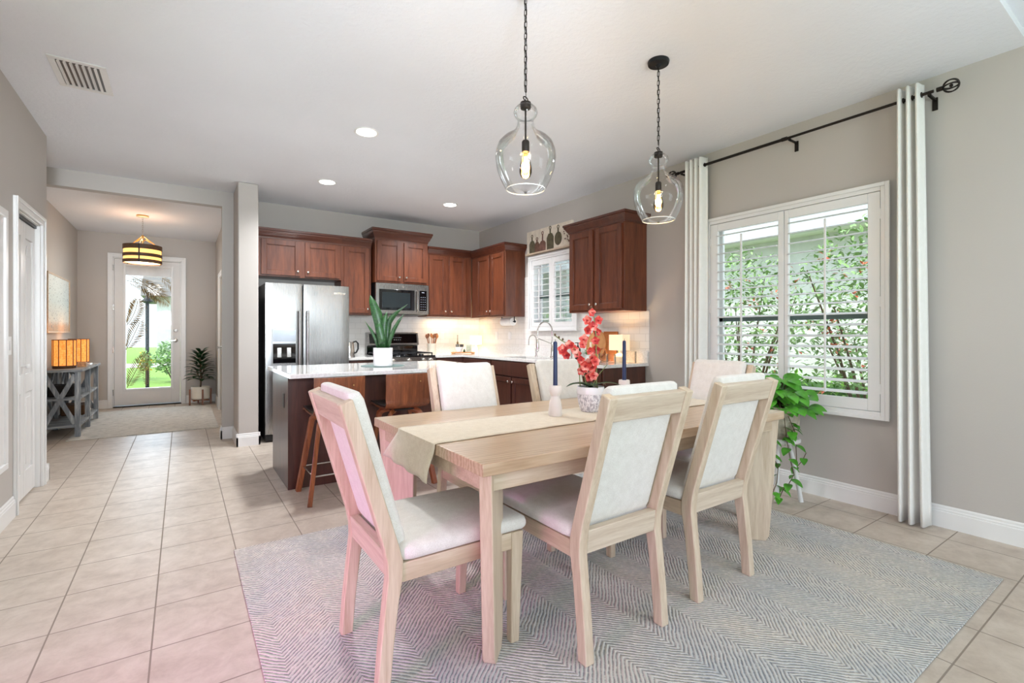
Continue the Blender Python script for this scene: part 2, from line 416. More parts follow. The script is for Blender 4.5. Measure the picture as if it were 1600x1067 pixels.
M['shrub'] = plain('hazed_shrub_leaf', rgb(134, 166, 104), .6, var=.4, nscale=5)  # leaf green lightened, outdoor haze put into the colour
M['coral'] = plain('coral_flower', rgb(226, 112, 84), .6, var=.2)
M['yellow'] = plain('yellow_flower', rgb(240, 184, 40), .6, var=.2)
M['stucco'] = plain('pale_stucco', rgb(206, 206, 202), .9, bump=.4)
M['fascia'] = plain('grey_fascia', rgb(190, 196, 198), .6)
M['shingle'] = plain('roof_shingle', rgb(120, 116, 112), .9, bump=.6, bscale=30)
M['concrete'] = plain('pale_concrete', rgb(206, 202, 194), .9, var=.1, bump=.3)
M['sash'] = plain('window_sash', rgb(86, 104, 98), .4)
M['pane'] = pane_m('window_glass', (.955, .97, .965, 1), .8)
M['glass'] = glassm('clear_glass')
M['pglass'] = pane_m('pendant_glass', (.985, .985, .98, 1), .7)
M['bulbglass'] = pane_m('amber_bulb_glass', (1, .80, .5, 1), 1.5)
M['filament'] = emit('filament', (1, .62, .22, 1), 60)
M['can'] = emit('downlight_glow', (1, .97, .92, 1), 9)

RX, BY, H = 3.965, 6.735, 2.86
LX = -.93

# ------------------------------------------------------------ shell
def wallcells(mb, u0, u1, z0, z1, holes, place):
    us = sorted({u0, u1, *[q for h in holes for q in h[:2]]}); zs = sorted({z0, z1, *[q for h in holes for q in h[2:]]})
    for a, b in zip(us, us[1:]):
        for c, d in zip(zs, zs[1:]):
            mu, mz = (a + b) / 2, (c + d) / 2
            if any(h[0] < mu < h[1] and h[2] < mz < h[3] for h in holes): continue
            place(mb, a, b, c, d)
struct('floor', MB().box(-4.6, -3.7, -.12, 4.12, 10.5, 0), M['floor'], smooth=False)
c = MB().box(-4.6, .61, H, 4.12, 6.54, H + .15).box(-1.52, 6.54, H, .66, 10.4, H + .15).box(.66, 6.54, H, 4.12, 6.9, H + .15)
struct('ceiling', c, M['ceil'], smooth=False)
struct('trim_1', MB().box(-4.6, -3.7, H + .045, 4.12, .61, H + .15), M['ceil'], smooth=False)
DW = (1.285, 2.599, .669, 2.207)      # dining window opening y0,y1,z0,z1
KW = (4.388, 5.292, 1.293, 2.217)
m = MB(); wallcells(m, -3.7, 6.88, 0, 3.0, [DW, KW], lambda mb, a, b, c, d: mb.box(RX, a, c, RX + .14, b, d))
struct('wall_right', m, M['wall'], smooth=False)
struct('wall_kitchen', MB().box(.60, BY, 0, RX, BY + .14, 3.0), M['wall'], smooth=False)
struct('wall_pillar', MB().box(.50, 5.96, 0, .697, BY, H), M['wall'], bevel=.012, seg=3)
struct('wall_beam', MB().box(-1.367, 6.50, 2.69, .385, 6.62, H).box(.385, 6.50, 0, .50, 6.62, H), M['wall'], smooth=False)
# left wall with closet
CL = (4.60, 5.30, 0, 2.08)
m = MB(); wallcells(m, 3.2, 5.51, 0, H, [CL], lambda mb, a, b, c, d: mb.box(LX - .12, a, c, LX, b, d))
m.box(-4.6, 3.2, 0, LX - .12, 3.32, H).box(-1.6, 5.39, 0, LX - .12, 5.51, H)
m.box(-1.6, 3.9, 0, -1.5, 5.39, H)
struct('wall_left', m, M['wall'], smooth=False)
FY = 10.2
struct('wall_foyer_left', MB().box(-1.52, 5.51, 0, -1.367, FY + .14, H), M['wall'], smooth=False)
m = MB(); wallcells(m, 6.62, FY, 0, H, [(8.15, 9.0, 0, 2.1)], lambda mb, a, b, c, d: mb.box(.505, a, c, .64, b, d))
struct('wall_foyer_right', m, M['wall'], smooth=False)
FD = (-.93, -.005, 0, 2.47)
m = MB(); wallcells(m, -1.367, .64, 0, H, [FD], lambda mb, a, b, c, d: mb.box(a, FY, c, b, FY + .14, d))
struct('wall_front', m, M['wall'], smooth=False)
m = MB(); wallcells(m, -4.6, RX, 0, 3.0, [(-1.9, 3.1, 0, 2.4)], lambda mb, a, b, c, d: mb.box(a, -3.7, c, b, -3.56, d))
struct('wall_back', m, M['wall'], smooth=False)
m = MB(); wallcells(m, -3.56, 3.2, 0, 3.0, [(-1.8, 2.4, .4, 2.5)], lambda mb, a, b, c, d: mb.box(-4.6, a, c, -4.46, b, d))
struct('wall_far_left', m, M['wall'], smooth=False)
# sliding door behind the viewer
t = thing('window_3', None, None, (.6, -3.63, 0), kind='structure')
m = MB()
for x in (-1.9, -.25, .575, 1.45, 3.04): m.box(x, -3.66, 0, x + .06, -3.60, 2.4)
m.box(-1.9, -3.66, 2.34, 3.1, -3.6, 2.4).box(-1.9, -3.66, 0, 3.1, -3.6, .06)
wp('window_frame', m, M['white'], t)
t = thing('window_4', None, None, (-4.53, .3, 0), kind='structure')
m = MB()
for y in (-1.8, -.4, 1.0, 2.34): m.box(-4.56, y, .4, -4.5, y + .06, 2.5)
m.box(-4.56, -1.8, 2.44, -4.5, 2.4, 2.5).box(-4.56, -1.8, .4, -4.5, 2.4, .46)
wp('window_frame', m, M['white'], t)

# baseboards (stepped profile)
BB = [(0, 0), (.016, 0), (.016, .098), (.013, .102), (.013, .112), (.008, .118), (.008, .13), (.004, .138), (0, .138)]
def bb(name, segs):
    m = MB()
    for (ax, w, sgn, a, b) in segs:
        if ax == 'y': m.prism([(w + sgn * p, q) for p, q in BB], 'y', a, b)
        else: m.prism([(w + sgn * p, q) for p, q in BB], 'x', a, b)
    return struct(name, m, M['white'], smooth=False)
bb('baseboard_right', [('y', RX, -1, -3.5, 3.31)])
bb('baseboard_left', [('y', LX, 1, 3.2, 4.53), ('y', LX, 1, 5.37, 5.526), ('x', 5.51, 1, -1.36, LX + .016)])
bb('baseboard_pillar', [('x', 5.96, -1, .484, .713), ('y', .50, -1, 5.944, 6.50), ('y', .697, 1, 5.944, 6.3), ('x', 6.50, -1, .369, .5), ('y', .385, -1, 6.484, 6.636)])
bb('baseboard_foyer', [('y', -1.367, 1, 5.53, FY), ('x', FY, -1, -1.367, -.985), ('x', FY, -1, .065, .505), ('y', .505, -1, 9.07, FY), ('y', .505, -1, 6.62, 8.08)])

# ------------------------------------------------------------ shuttered windows (built in the plane of the right wall; u = -y)
def shutter_window(name, y0, y1, z0, z1, split, op, nl, rods, rail):
    t = thing(name, None, None, (RX, (y0 + y1) / 2, z0), kind='structure')
    m = MB(); X0 = RX - .045
    f = .042
    m.box(X0, y0, z0, RX + .0, y0 + f, z1).box(X0, y1 - f, z0, RX, y1, z1).box(X0, y0 + f, z1 - f, RX, y1 - f, z1).box(X0, y0 + f, z0, RX, y1 - f, z0 + f)
    # outer lip
    l = .012
    m.box(X0 - .012, y0 - l, z0 - l, X0, y0 + .014, z1 + l).box(X0 - .012, y1 - .014, z0 - l, X0, y1 + l, z1 + l)
    m.box(X0 - .012, y0 + .014, z1 - .014, X0, y1 - .014, z1 + l).box(X0 - .012, y0 + .014, z0 - l, X0, y1 - .014, z0 + .014)
    wp('window_frame', m, M['white'], t, bevel=.003)
    # reveal lining behind
    m = MB(); a, b, c, d = y0 + .04, y1 - .04, z0 + .04, z1 - .04
    m.box(RX + .01, a - .012, c - .012, RX + .13, a, d + .012).box(RX + .01, b, c - .012, RX + .13, b + .012, d + .012).box(RX + .01, a, d, RX + .13, b, d + .012).box(RX + .01, a, c - .012, RX + .13, b, c)
    wp('window_sill', m, M['white'], t)
    for i, (a, b, oa, ob, oz0, oz1) in enumerate(op):
        p = MB(); PX0, PX1 = RX - .04, RX - .012
        p.box(PX0, a, z0 + f + .003, PX1, oa, z1 - f - .003).box(PX0, ob, z0 + f + .003, PX1, b, z1 - f - .003)
        p.box(PX0, oa, oz1, PX1, ob, z1 - f - .003).box(PX0, oa, z0 + f + .003, PX1, ob, oz0)
        pan = wp('shutter_panel', p, M['white'], t, bevel=.003)
        lv = MB(); sp = (oz1 - oz0) / nl; cx = RX - .026; hw = .043; tl = R(9)
        for k in range(nl):
            z = oz0 + sp * (k + .5)
            pr = [(-hw, 0), (-hw * .6, .0045), (0, .006), (hw * .6, .0045), (hw, 0), (hw * .6, -.0045), (0, -.006), (-hw * .6, -.0045)]
            lv.prism([(cx + q * math.cos(tl) - w * math.sin(tl), z + q * math.sin(tl) + w * math.cos(tl)) for q, w in pr], 'y', oa + .002, ob - .002)
        wp('louvers', lv, M['white_soft'], pan)
        yr = rods[i]
        wp('tilt_rod', MB().box(cx - hw - .013, yr - .006, oz0 + .03, cx - hw - .001, yr + .006, oz1 - sp * .8), M['white'], pan)
        hg = MB()
        ye = a + .002 if i == 0 else b - .002
        for zz in (z0 + .2, (z0 + z1) / 2, z1 - .2): hg.box(PX0 - .004, ye - .012, zz - .035, PX0, ye + .012, zz + .035)
        wp('hinge', hg, M['white'], pan)
    # sash: outer frame, check rail, pane
    m = MB(); a, b, c, d = y0 + .04, y1 - .04, z0 + .04, z1 - .04; XS = RX + .105
    m.box(XS, a, rail - .022, XS + .035, b, rail + .022)
    wp('sash_rail', m, M['sash'], t)
    m = MB().box(XS, a, c, XS + .03, a + .035, d).box(XS, b - .035, c, XS + .03, b, d).box(XS, a, d - .035, XS + .03, b, d).box(XS, a, c, XS + .03, b, c + .035)
    wp('sash_frame', m, M['white'], t)
    wp('pane', MB().box(XS + .012, a, c, XS + .016, b, d), M['pane'], t, smooth=False)
    return t
# dining window: panel 0 = nearer (right of view), 1 = farther
shutter_window('window_1', 1.257, 2.627, .641, 2.235, 1.94,
    [(1.302, 1.936, 1.375, 1.905, .765, 2.125), (1.940, 2.582, 1.985, 2.510, .765, 2.125)], 17, [1.628, 2.27], 1.35)
shutter_window('window_2', 4.36, 5.32, 1.265, 2.245, 4.84,
    [(4.405, 4.838, 4.455, 4.785, 1.37, 2.13), (4.842, 5.275, 4.895, 5.225, 1.37, 2.13)], 10, [4.62, 5.06], 1.72)

# ------------------------------------------------------------ closet door, left wall
def casing(mb, pl, a, b, ztop, w=.07, th=.018, side=1, ax='x'):
    # casing around an opening in the plane x=pl (ax 'x') or y=pl (ax 'y')
    def bx(u0, u1, z0, z1, t0, t1):
        p0, p1 = sorted((pl + side * t0, pl + side * t1))
        if ax == 'x': mb.box(p0, u0, z0, p1, u1, z1)
        else: mb.box(u0, p0, z0, u1, p1, z1)
    for (t1, k) in ((th, .0), (th + .008, .6)):
        o = w * k
        if k == 0:
            bx(a - w, a, 0, ztop + w, 0, t1); bx(b, b + w, 0, ztop + w, 0, t1); bx(a, b, ztop, ztop + w, 0, t1)
        else:
            bx(a - w, a - o, 0, ztop + w, th, t1); bx(b + o, b + w, 0, ztop + w, th, t1); bx(a - o, b + o, ztop + o, ztop + w, th, t1)
t = thing('door_2', None, None, (LX, 4.95, 0), kind='structure')
m = MB(); casing(m, LX, 4.60, 5.30, 2.08, .065); m.box(LX - .12, 4.60, 0, LX, 4.61, 2.08).box(LX - .12, 5.29, 0, LX, 5.30, 2.08).box(LX - .12, 4.61, 2.07, LX, 5.29, 2.08)
wp('door_frame', m, M['white'], t, bevel=.003)
for k, (a, b) in enumerate(((4.612, 4.948), (4.952, 5.288))):
    m = MB(); X0, X1 = LX - .062, LX - .03; st = .062
    m.box(X0, a, .012, X1, a + st, 2.045).box(X0, b - st, .012, X1, b, 2.045)
    for (z0, z1) in ((.012, .20), (.78, .92), (1.93, 2.045)): m.box(X0, a + st, z0, X1, b - st, z1)
    m.box(X0, a + st, .2, X1 - .012, b - st, .78).box(X0, a + st, .92, X1 - .012, b - st, 1.93)
    for (z0, z1) in ((.24, .74), (.96, 1.80)): m.box(X1 - .012, a + st + .035, z0, X1 - .003, b - st - .035, z1)
    pts = [(a + st + .035 + (b - a - 2 * st - .07) * q / 10, 1.80 + .09 * math.sin(PI * q / 10)) for q in range(11)]
    m.prism(pts, 'x', X1 - .012, X1 - .003)
    dl = wp('door_leaf', m, M['white'], t, bevel=.004)
    if k == 0: wp('door_handle', MB().lathe([(.007, 0), (.007, .02), (.018, .03), (.018, .042), (.001, .048)], (X1, b - .04, .98), 16, axis='x'), M['white'], dl)
wp('door_track', MB().box(LX - .07, 4.61, 2.048, LX - .02, 5.29, 2.07), M['black'], t)
wp('closet_lining', MB().box(LX - .55, 4.5, 0, LX - .52, 5.38, 2.3), M['wall'], t)
# door on the foyer's right wall
t = thing('door_3', None, None, (.505, 8.57, 0), kind='structure')
m = MB(); casing(m, .505, 8.15, 9.0, 2.1, .065, side=-1); wp('door_frame', m, M['white'], t, bevel=.003)
m = MB().box(.545, 8.155, .01, .58, 8.995, 2.095)
dl = wp('door_leaf', m, M['white'], t)
wp('door_handle', MB().lathe([(.025, 0), (.025, .006), (.01, .01), (.01, .04), (.028, .05), (.028, .07), (.001, .08)], (.465, 8.88, 1.0), 16, axis='x'), M['chrome'], dl)

# ------------------------------------------------------------ front door
t = thing('door_1', None, None, (-.4675, FY, 0), kind='structure')
m = MB(); casing(m, FY, -.93, -.005, 2.47, .065, side=-1, ax='y')
m.box(-.93, FY, 0, -.915, FY + .14, 2.47).box(-.02, FY, 0, -.005, FY + .14, 2.47).box(-.93, FY, 2.455, -.005, FY + .14, 2.47)
wp('door_frame', m, M['white'], t, bevel=.003)
wp('threshold', MB().box(-.93, FY - .01, 0, -.005, FY + .14, .018), M['iron'], t)
gx0, gx1, gz0, gz1 = -.765, -.155, .30, 2.34
Y0, Y1 = FY + .03, FY + .075
m = MB().box(-.913, Y0, .03, gx0, Y1, 2.452).box(gx1, Y0, .03, -.022, Y1, 2.452).box(gx0, Y0, .03, gx1, Y1, gz0).box(gx0, Y0, gz1, gx1, Y1, 2.452)
dl = wp('door_leaf', m, M['white_soft'], t, bevel=.002)
m = MB(); w = .035
m.box(gx0 - w, Y0 - .012, gz0 - w, gx0, Y0, gz1 + w).box(gx1, Y0 - .012, gz0 - w, gx1 + w, Y0, gz1 + w).box(gx0, Y0 - .012, gz1, gx1, Y0, gz1 + w).box(gx0, Y0 - .012, gz0 - w, gx1, Y0, gz0)
wp('glass_frame', m, M['white'], dl, bevel=.004)
pn = wp('pane', MB().box(gx0, Y0 + .02, gz0, gx1, Y0 + .026, gz1), M['pane'], dl, smooth=False)
wp('roller_shade', MB().box(gx0, Y0 + .002, 2.19, gx1, Y0 + .016, gz1), plain('cellular_shade', rgb(236, 236, 236), .9), dl)
# etched fronds on the glass
fr = MB(); yg = Y0 + .017
def frond(bx, bz, ang, L, nl, ll, bend, wdt=.016):
    p = Vector((bx, yg, bz)); a = ang; st = L / nl
    pts = [p.copy()]
    for i in range(nl):
        p = p + Vector((math.cos(a), 0, math.sin(a))) * st; a += bend / nl; pts.append(p.copy())
        for sgn in (1, -1):
            q = ll * math.sin(PI * (.18 + .75 * i / nl)); aa = a + sgn * (.75 + .1 * random.random())
            d = Vector((math.cos(aa), 0, math.sin(aa))); nn = Vector((-d.z, 0, d.x)) * wdt / 2
            e = p + d * q; e.z -= q * .15
            if e.x < gx0 + .004: e.x = gx0 + .004
            if e.x > gx1 - .004: e.x = gx1 - .004
            mid = (p + e) / 2
            if not (gx0 < p.x < gx1) or not (gz0 < p.z < gz1 - .15) or e.z > 2.19: continue
            fr._add([p, mid + nn, e, mid - nn], [(0, 1, 2, 3)])
    pts = [q for q in pts if gx0 < q.x < gx1 and gz0 < q.z < 2.19]
    if len(pts) > 1: fr.tube(pts, .005, 4)
frond(-.76, 2.10, -.12, .70, 26, .24, -.9, .012); frond(-.70, 2.18, -.5, .55, 20, .2, -.5, .011); frond(-.30, 2.19, -.7, .35, 12, .15, .3, .011)
frond(-.76, 1.35, 1.0, .45, 15, .2, .5, .022); frond(-.765, .95, 1.15, .5, 15, .2, .1, .02); frond(-.75, .32, 1.2, .6, 20, .18, -.1, .014); frond(-.5, .33, 1.5, .35, 12, .1, .2, .010)
wp('etched_fronds', fr, plain('etched_glass', rgb(150, 128, 86), .8), pn, smooth=False, recalc=False)
m = MB()
for z in (.25, .95, 1.65, 2.3): m.box(-.935, FY - .008, z - .05, -.918, FY + .004, z + .05).cyl((-.93, FY - .012, z - .05), .007, .1, 10)
wp('hinge', m, M['chrome'], t)
wp('deadbolt', MB().lathe([(.032, 0), (.032, -.008), (.026, -.02), (.008, -.022), (.008, -.035), (.001, -.036)], (-.085, Y0, 1.27), 20, axis='y'), M['chrome'], dl)
m = MB().lathe([(.032, 0), (.032, -.008), (.012, -.012), (.012, -.05), (.001, -.052)], (-.085, Y0, 1.10), 20, axis='y').box(-.19, Y0 - .055, 1.09, -.085, Y0 - .042, 1.108)
wp('door_handle', m, M['chrome'], dl, bevel=.003)

# ------------------------------------------------------------ ceiling fittings
t = thing('ceiling_vent', 'white louvred air vent set in the ceiling at upper left', 'vent', (-.523, 4.085, H))
x0, x1, y0, y1 = -.66, -.387, 3.87, 4.30
m = MB(); w = .035
m.box(x0, y0, H - .008, x1, y0 + w, H).box(x0, y1 - w, H - .008, x1, y1, H).box(x0, y0 + w, H - .008, x0 + w, y1 - w, H).box(x1 - w, y0 + w, H - .008, x1, y1 - w, H)
wp('vent_frame', m, M['white_soft'], t, bevel=.002)
wp('vent_duct', MB().box(x0 + w, y0 + w, H - .0015, x1 - w, y1 - w, H), M['black'], t)
m = MB()
for k in range(7):
    x = x0 + w + .006 + k * .0285; m.hexa([(x, y0 + w, H - .014), (x + .002, y0 + w, H - .014), (x + .002, y1 - w, H - .014), (x, y1 - w, H - .014)], [(x + .010, y0 + w, H - .002), (x + .012, y0 + w, H - .002), (x + .012, y1 - w, H - .002), (x + .010, y1 - w, H - .002)])
wp('vent_slats', m, M['white_soft'], t)
labs = ['lit round recessed ceiling light nearest the pendants, largest of the three', 'lit round recessed ceiling light above the refrigerator aisle', 'lit round recessed ceiling light nearest the kitchen corner']
for (x, y), lb in zip(CANS, labs):
    t = thing('recessed_light', lb, 'ceiling light', (x, y, H), group='recessed kitchen ceiling lights')
    wp('trim_ring', MB().lathe([(.098, 0), (.098, -.004), (.09, -.007), (.078, -.003), (.078, 0)], (x, y, H), 36, False), M['white'], t)
    wp('diffuser', MB().cyl((x, y, H - .004), .078, .003, 32), M['can'], t)

# ------------------------------------------------------------ kitchen cabinets
def fr_back(x, y, z): return Matrix(((1, 0, 0, x), (0, -1, 0, y), (0, 0, 1, z), (0, 0, 0, 1)))        # u=+x, n=-y
def fr_right(x, y, z): return Matrix(((0, -1, 0, x), (-1, 0, 0, y), (0, 0, 1, z), (0, 0, 0, 1)))    # u=-y, n=-x
def shaker(F, u0, u1, z0, z1, st=.058, th=.02):
    m = MB(F); m.box(u0, 0, z0, u0 + st, th, z1).box(u1 - st, 0, z0, u1, th, z1).box(u0 + st, 0, z1 - st, u1 - st, th, z1).box(u0 + st, 0, z0, u1 - st, th, z0 + st)
    m.box(u0 + st, 0, z0 + st, u1 - st, th - .013, z1 - st)
    e = .007
    for (a, b, c, d) in ((u0 + st, u0 + st + e, z0 + st, z1 - st), (u1 - st - e, u1 - st, z0 + st, z1 - st), (u0 + st + e, u1 - st - e, z0 + st, z0 + st + e), (u0 + st + e, u1 - st - e, z1 - st - e, z1 - st)): m.box(a, th - .013, c, b, th - .006, d)
    return m
def knob(F, u, z, n0=.02):
    m = MB(); pr = [(.005, 0), (.005, .012), (.013, .018), (.0145, .024), (.010, .029), (.0005, .030)]
    m.M = F @ Matrix.Translation((u, n0, z)); m.lathe(pr, seg=14, axis='y'); return m
def crown(F, u0, u1, depth, z0, z1, fl=.055, ends=(1, 1)):
    m = MB(F)
    pr = [(0, 0), (.006, 0), (.006, .012), (.012, .02), (.02, .026), (.034, .052), (.046, .066), (.046, .078), (fl, .082), (fl, 1)]
    h = z1 - z0; pr = [(p, q * h / .105 if q < 1 else h) for p, q in pr]
    rings = []
    for (o, z) in pr:
        a = u0 - (o if ends[0] else 0); b = u1 + (o if ends[1] else 0)
        rings.append([(a, -depth, z0 + z), (a, o, z0 + z), (b, o, z0 + z), (b, -depth, z0 + z)])
    vs = [p for r in rings for p in r]; fs = []
    for i in range(len(rings) - 1):
        for k in range(4): fs.append((i * 4 + k, i * 4 + (k + 1) % 4, i * 4 + 4 + (k + 1) % 4, i * 4 + 4 + k))
    fs.append((3, 2, 1, 0)); e = (len(rings) - 1) * 4; fs.append((e, e + 1, e + 2, e + 3)); m._add(vs, fs); return m
def upper(label, F, u0, u1, z0, z1, depth, doors, crn=None, ends=(0, 0), mat='cab', dmat=None, cmat='crown'):
    loc = F @ Vector(((u0 + u1) / 2, -depth / 2, z0))
    t = thing('wall_cabinet', label, 'cabinet', tuple(loc), group='brown kitchen wall cabinets')
    wp('body', MB(F).box(u0, -depth, z0, u1, 0, z1), M[mat], t, bevel=.002)
    for (a, b, c, d, ku) in doors:
        dr = wp('door', shaker(F, a, b, c, d), M[dmat or mat], t, bevel=.002)
        wp('knob', knob(F, ku, c + .055), M['knob'], dr)
    if crn: wp('crown', crown(F, u0, u1, depth, z1 - .01, crn, ends=ends), M[cmat], t)
    return t
FB = fr_back(0, 6.40, 0)
D0 = BY - 6.40
upper('short brown wall cabinet with two doors above the refrigerator', FB, .70, 1.70, 1.905, 2.37, D0, [(.775, 1.205, 1.925, 2.345, 1.175), (1.262, 1.682, 1.925, 2.345, 1.292)], 2.475, (0, 0))
upper('narrow single-door brown wall cabinet between refrigerator and microwave', FB, 1.70, 2.09, 1.465, 2.37, D0, [(1.735, 2.06, 1.49, 2.345, 2.035)], 2.475, (0, 0))
FM = fr_back(0, 6.33, 0)
upper('taller two-door brown wall cabinet above the microwave with flared crown', FM, 2.12, 2.88, 1.905, 2.50, BY - 6.33, [(2.145, 2.478, 1.93, 2.465, 2.45), (2.522, 2.855, 1.93, 2.465, 2.55)], 2.625, (1, 1))
upper('brown two-door wall cabinet between microwave and kitchen corner', FB, 2.90, 3.625, 1.465, 2.37, D0, [(2.925, 3.205, 1.49, 2.345, 3.175), (3.245, 3.525, 1.49, 2.345, 3.275)], 2.465, (0, 0), 'cab')
FR = fr_right(3.635, 0, 0)
DR = RX - 3.635
upper('brown two-door wall cabinet left of the kitchen window', FR, -6.40, -5.475, 1.455, 2.36, DR, [(-6.235, -5.875, 1.48, 2.335, -5.905), (-5.845, -5.495, 1.48, 2.335, -5.815)], 2.455, (0, 1))
upper('large brown two-door wall cabinet right of the kitchen window', FR, -4.165, -3.335, 1.45, 2.35, DR, [(-4.14, -3.772, 1.475, 2.325, -3.80), (-3.728, -3.36, 1.475, 2.325, -3.70)], 2.445, (1, 1))

def drawer(F, a, b, c, d): 
    m = MB(F).box(a, 0, c, b, .02, d); return m
def base(label, F, u0, u1, depth, fronts, mat='cabdark'):
    loc = F @ Vector(((u0 + u1) / 2, -depth / 2, 0))
    t = thing('base_cabinet', label, 'cabinet', tuple(loc), group='dark kitchen base cabinets')
    wp('body', MB(F).box(u0, -depth, .1, u1, 0, .885).box(u0 + .001, -depth, 0, u1 - .001, -.07, .1), M[mat], t, bevel=.002)
    for (kind, a, b, c, d, ks) in fronts:
        if kind == 'door':
            dr = wp('door', shaker(F, a, b, c, d), M[mat], t, bevel=.002); wp('knob', knob(F, ks, d - .05), M['knob'], dr)
        else:
            dr = wp('drawer', drawer(F, a, b, c, d), M[mat], t, bevel=.004)
            if ks is not None:
                p = MB(F); p.tube([(ks - .05, .02, (c + d) / 2), (ks - .05, .045, (c + d) / 2), (ks + .05, .045, (c + d) / 2), (ks + .05, .02, (c + d) / 2)], .005, 8)
                wp('pull', p, M['knob'], dr)
    return t
GB = fr_back(0, 6.13, 0)
base('dark base cabinet between refrigerator and stove', GB, 1.72, 2.085, BY - 6.13, [('drawer', 1.74, 2.065, .73, .87, 1.9), ('door', 1.74, 2.065, .12, .71, 2.04)])
base('dark base cabinet to the right of the stove', GB, 2.885, 3.345, BY - 6.13, [('drawer', 2.905, 3.325, .73, .87, 3.1), ('door', 2.905, 3.325, .12, .71, 2.94)])
GR = fr_right(3.345, 0, 0); DG = RX - 3.345 - .021
base('dark corner base cabinet under the right counter', GR, -6.735, -5.36, DG, [('drawer', -6.10, -5.38, .73, .87, None), ('door', -6.10, -5.38, .12, .71, -5.43)])
base('dark sink base cabinet below the kitchen window', GR, -5.36, -4.42, DG, [('drawer', -5.34, -4.44, .70, .87, None), ('door', -5.34, -4.90, .12, .68, -4.93), ('door', -4.87, -4.44, .12, .68, -4.84)])
base('dark end base cabinet nearest the dining table', GR, -4.42, -3.335, DG, [('drawer', -4.40, -3.90, .73, .87, -4.15), ('drawer', -3.87, -3.36, .73, .87, -3.6), ('door', -4.40, -3.90, .12, .71, -3.95), ('door', -3.87, -3.36, .12, .71, -3.82)])

# counters
t = thing('kitchen_counter', 'white quartz countertop wrapping the kitchen corner with an undermount sink', 'countertop', (3.6, 5.2, .885))
m = MB(); z0, z1 = .886, .918
sx0, sx1, sy0, sy1 = 3.42, 3.78, 4.50, 5.20
m.box(2.87, 6.10, z0, RX, BY, z1).box(3.32, sy1, z0, RX, 6.10, z1).box(3.32, 3.31, z0, RX, sy0, z1).box(3.32, sy0, z0, sx0, sy1, z1).box(sx1, sy0, z0, RX, sy1, z1)
wp('counter_slab', m, M['quartz'], t)
wp('upstand', MB().box(RX - .02, 3.31, z1, RX, 4.3, 1.045).box(RX - .02, 4.3, z1, RX, BY - .02, 1.03).box(2.87, BY - .02, z1, RX - .02, BY, 1.03), M['quartz'], t)
m = MB().box(sx0 - .01, sy0 - .01, .70, sx1 + .01, sy1 + .01, .71).box(sx0 - .01, sy0 - .01, .71, sx0, sy1 + .01, z0 - .001).box(sx1, sy0 - .01, .71, sx1 + .01, sy1 + .01, z0 - .001).box(sx0, sy0 - .01, .71, sx1, sy0, z0 - .001).box(sx0, sy1, .71, sx1, sy1 + .01, z0 - .001)
wp('sink_basin', m, M['steel'], t)
t = thing('kitchen_counter', 'short white quartz countertop between refrigerator and stove', 'countertop', (1.9, 6.4, .885))
wp('counter_slab', MB().box(1.70, 6.10, z0, 2.095, BY, z1), M['quartz'], t, bevel=.002)
wp('upstand', MB().box(1.70, BY - .02, z1, 2.095, BY, 1.03), M['quartz'], t)
# backsplash tiles
struct('trim_2', MB().box(1.70, BY - .008, .90, RX, BY, 1.465), M['bs_x'], smooth=False)
m = MB(); wallcells(m, 3.343, BY - .008, 1.03, 1.89, [(3.3, 4.17, 1.452, 2), (5.475, 6.8, 1.457, 2), (4.36 + .01, 5.31, 1.275, 2)], lambda mb, a, b, c, d: mb.box(RX - .008, a, c, RX, b, d))
struct('trim_3', m, M['bs_y'], smooth=False)

# ------------------------------------------------------------ refrigerator
t = thing('refrigerator', 'stainless steel side-by-side refrigerator with ice dispenser beside the pillar', 'refrigerator', (1.225, 6.36, 0))
wp('cabinet', MB().box(.768, 6.045, .02, 1.683, 6.71, 1.785), M['black'], t, bevel=.006)
for (a, b, hx) in ((.765, 1.152, 1.115), (1.162, 1.687, 1.20)):
    m = MB().rbox(a, 5.985, .085, b, 6.04, 1.793, .012, 6)
    d = wp('door', m, M['steel'], t)
    m = MB().cyl((hx, 5.93, .55), .0145, .93, 16).cyl((hx, 5.93, .60), .009, .055, 10, 'y').cyl((hx, 5.93, 1.43), .009, .055, 10, 'y')
    wp('handle', m, M['steel'], d)
    if a < 1:
        dp = wp('dispenser', MB().box(.832, 5.978, .875, 1.09, 5.986, 1.275), M['steel'], d, bevel=.004)
        wp('dispenser_well', MB().box(.842, 5.974, .885, 1.08, 5.979, 1.105), M['blackgloss'], dp)
        for q in (.885, .985): wp('dispenser_paddle', MB().box(q, 5.966, .95, q + .045, 5.975, 1.06), M['chrome'], dp, bevel=.003)
        wp('dispenser_panel', MB().box(.842, 5.974, 1.13, 1.08, 5.979, 1.262), plain('smoked_panel', rgb(150, 150, 152), .15, metal=.9), dp)
wp('toe_grille', MB().box(.775, 6.0, .012, 1.677, 6.05, .08), M['black'], t, bevel=.004)
wp('badge', MB().box(1.505, 5.9815, 1.688, 1.640, 5.986, 1.712), M['knob'], t, bevel=.002)
def text(s, size, loc, rot, mat, parent, ext=.0006):
    cu = bpy.data.curves.new('lettering', 'FONT'); cu.body = s; cu.size = size; cu.extrude = ext; cu.align_x = 'CENTER'; cu.align_y = 'CENTER'
    tmp = bpy.data.objects.new('tmp', cu); COL.objects.link(tmp); bpy.context.view_layer.update()
    me = bpy.data.meshes.new_from_object(tmp.evaluated_get(bpy.context.evaluated_depsgraph_get()))
    bpy.data.objects.remove(tmp); bpy.data.curves.remove(cu)
    o = bpy.data.objects.new('lettering', me); COL.objects.link(o); me.materials.append(mat); o.parent = parent
    r = root_of(parent).location; o.location = Vector(loc) - r; o.rotation_euler = rot; return o
text('KitchenAid', .022, (1.5725, 5.981, 1.70), (PI / 2, 0, 0), M['black'], t)

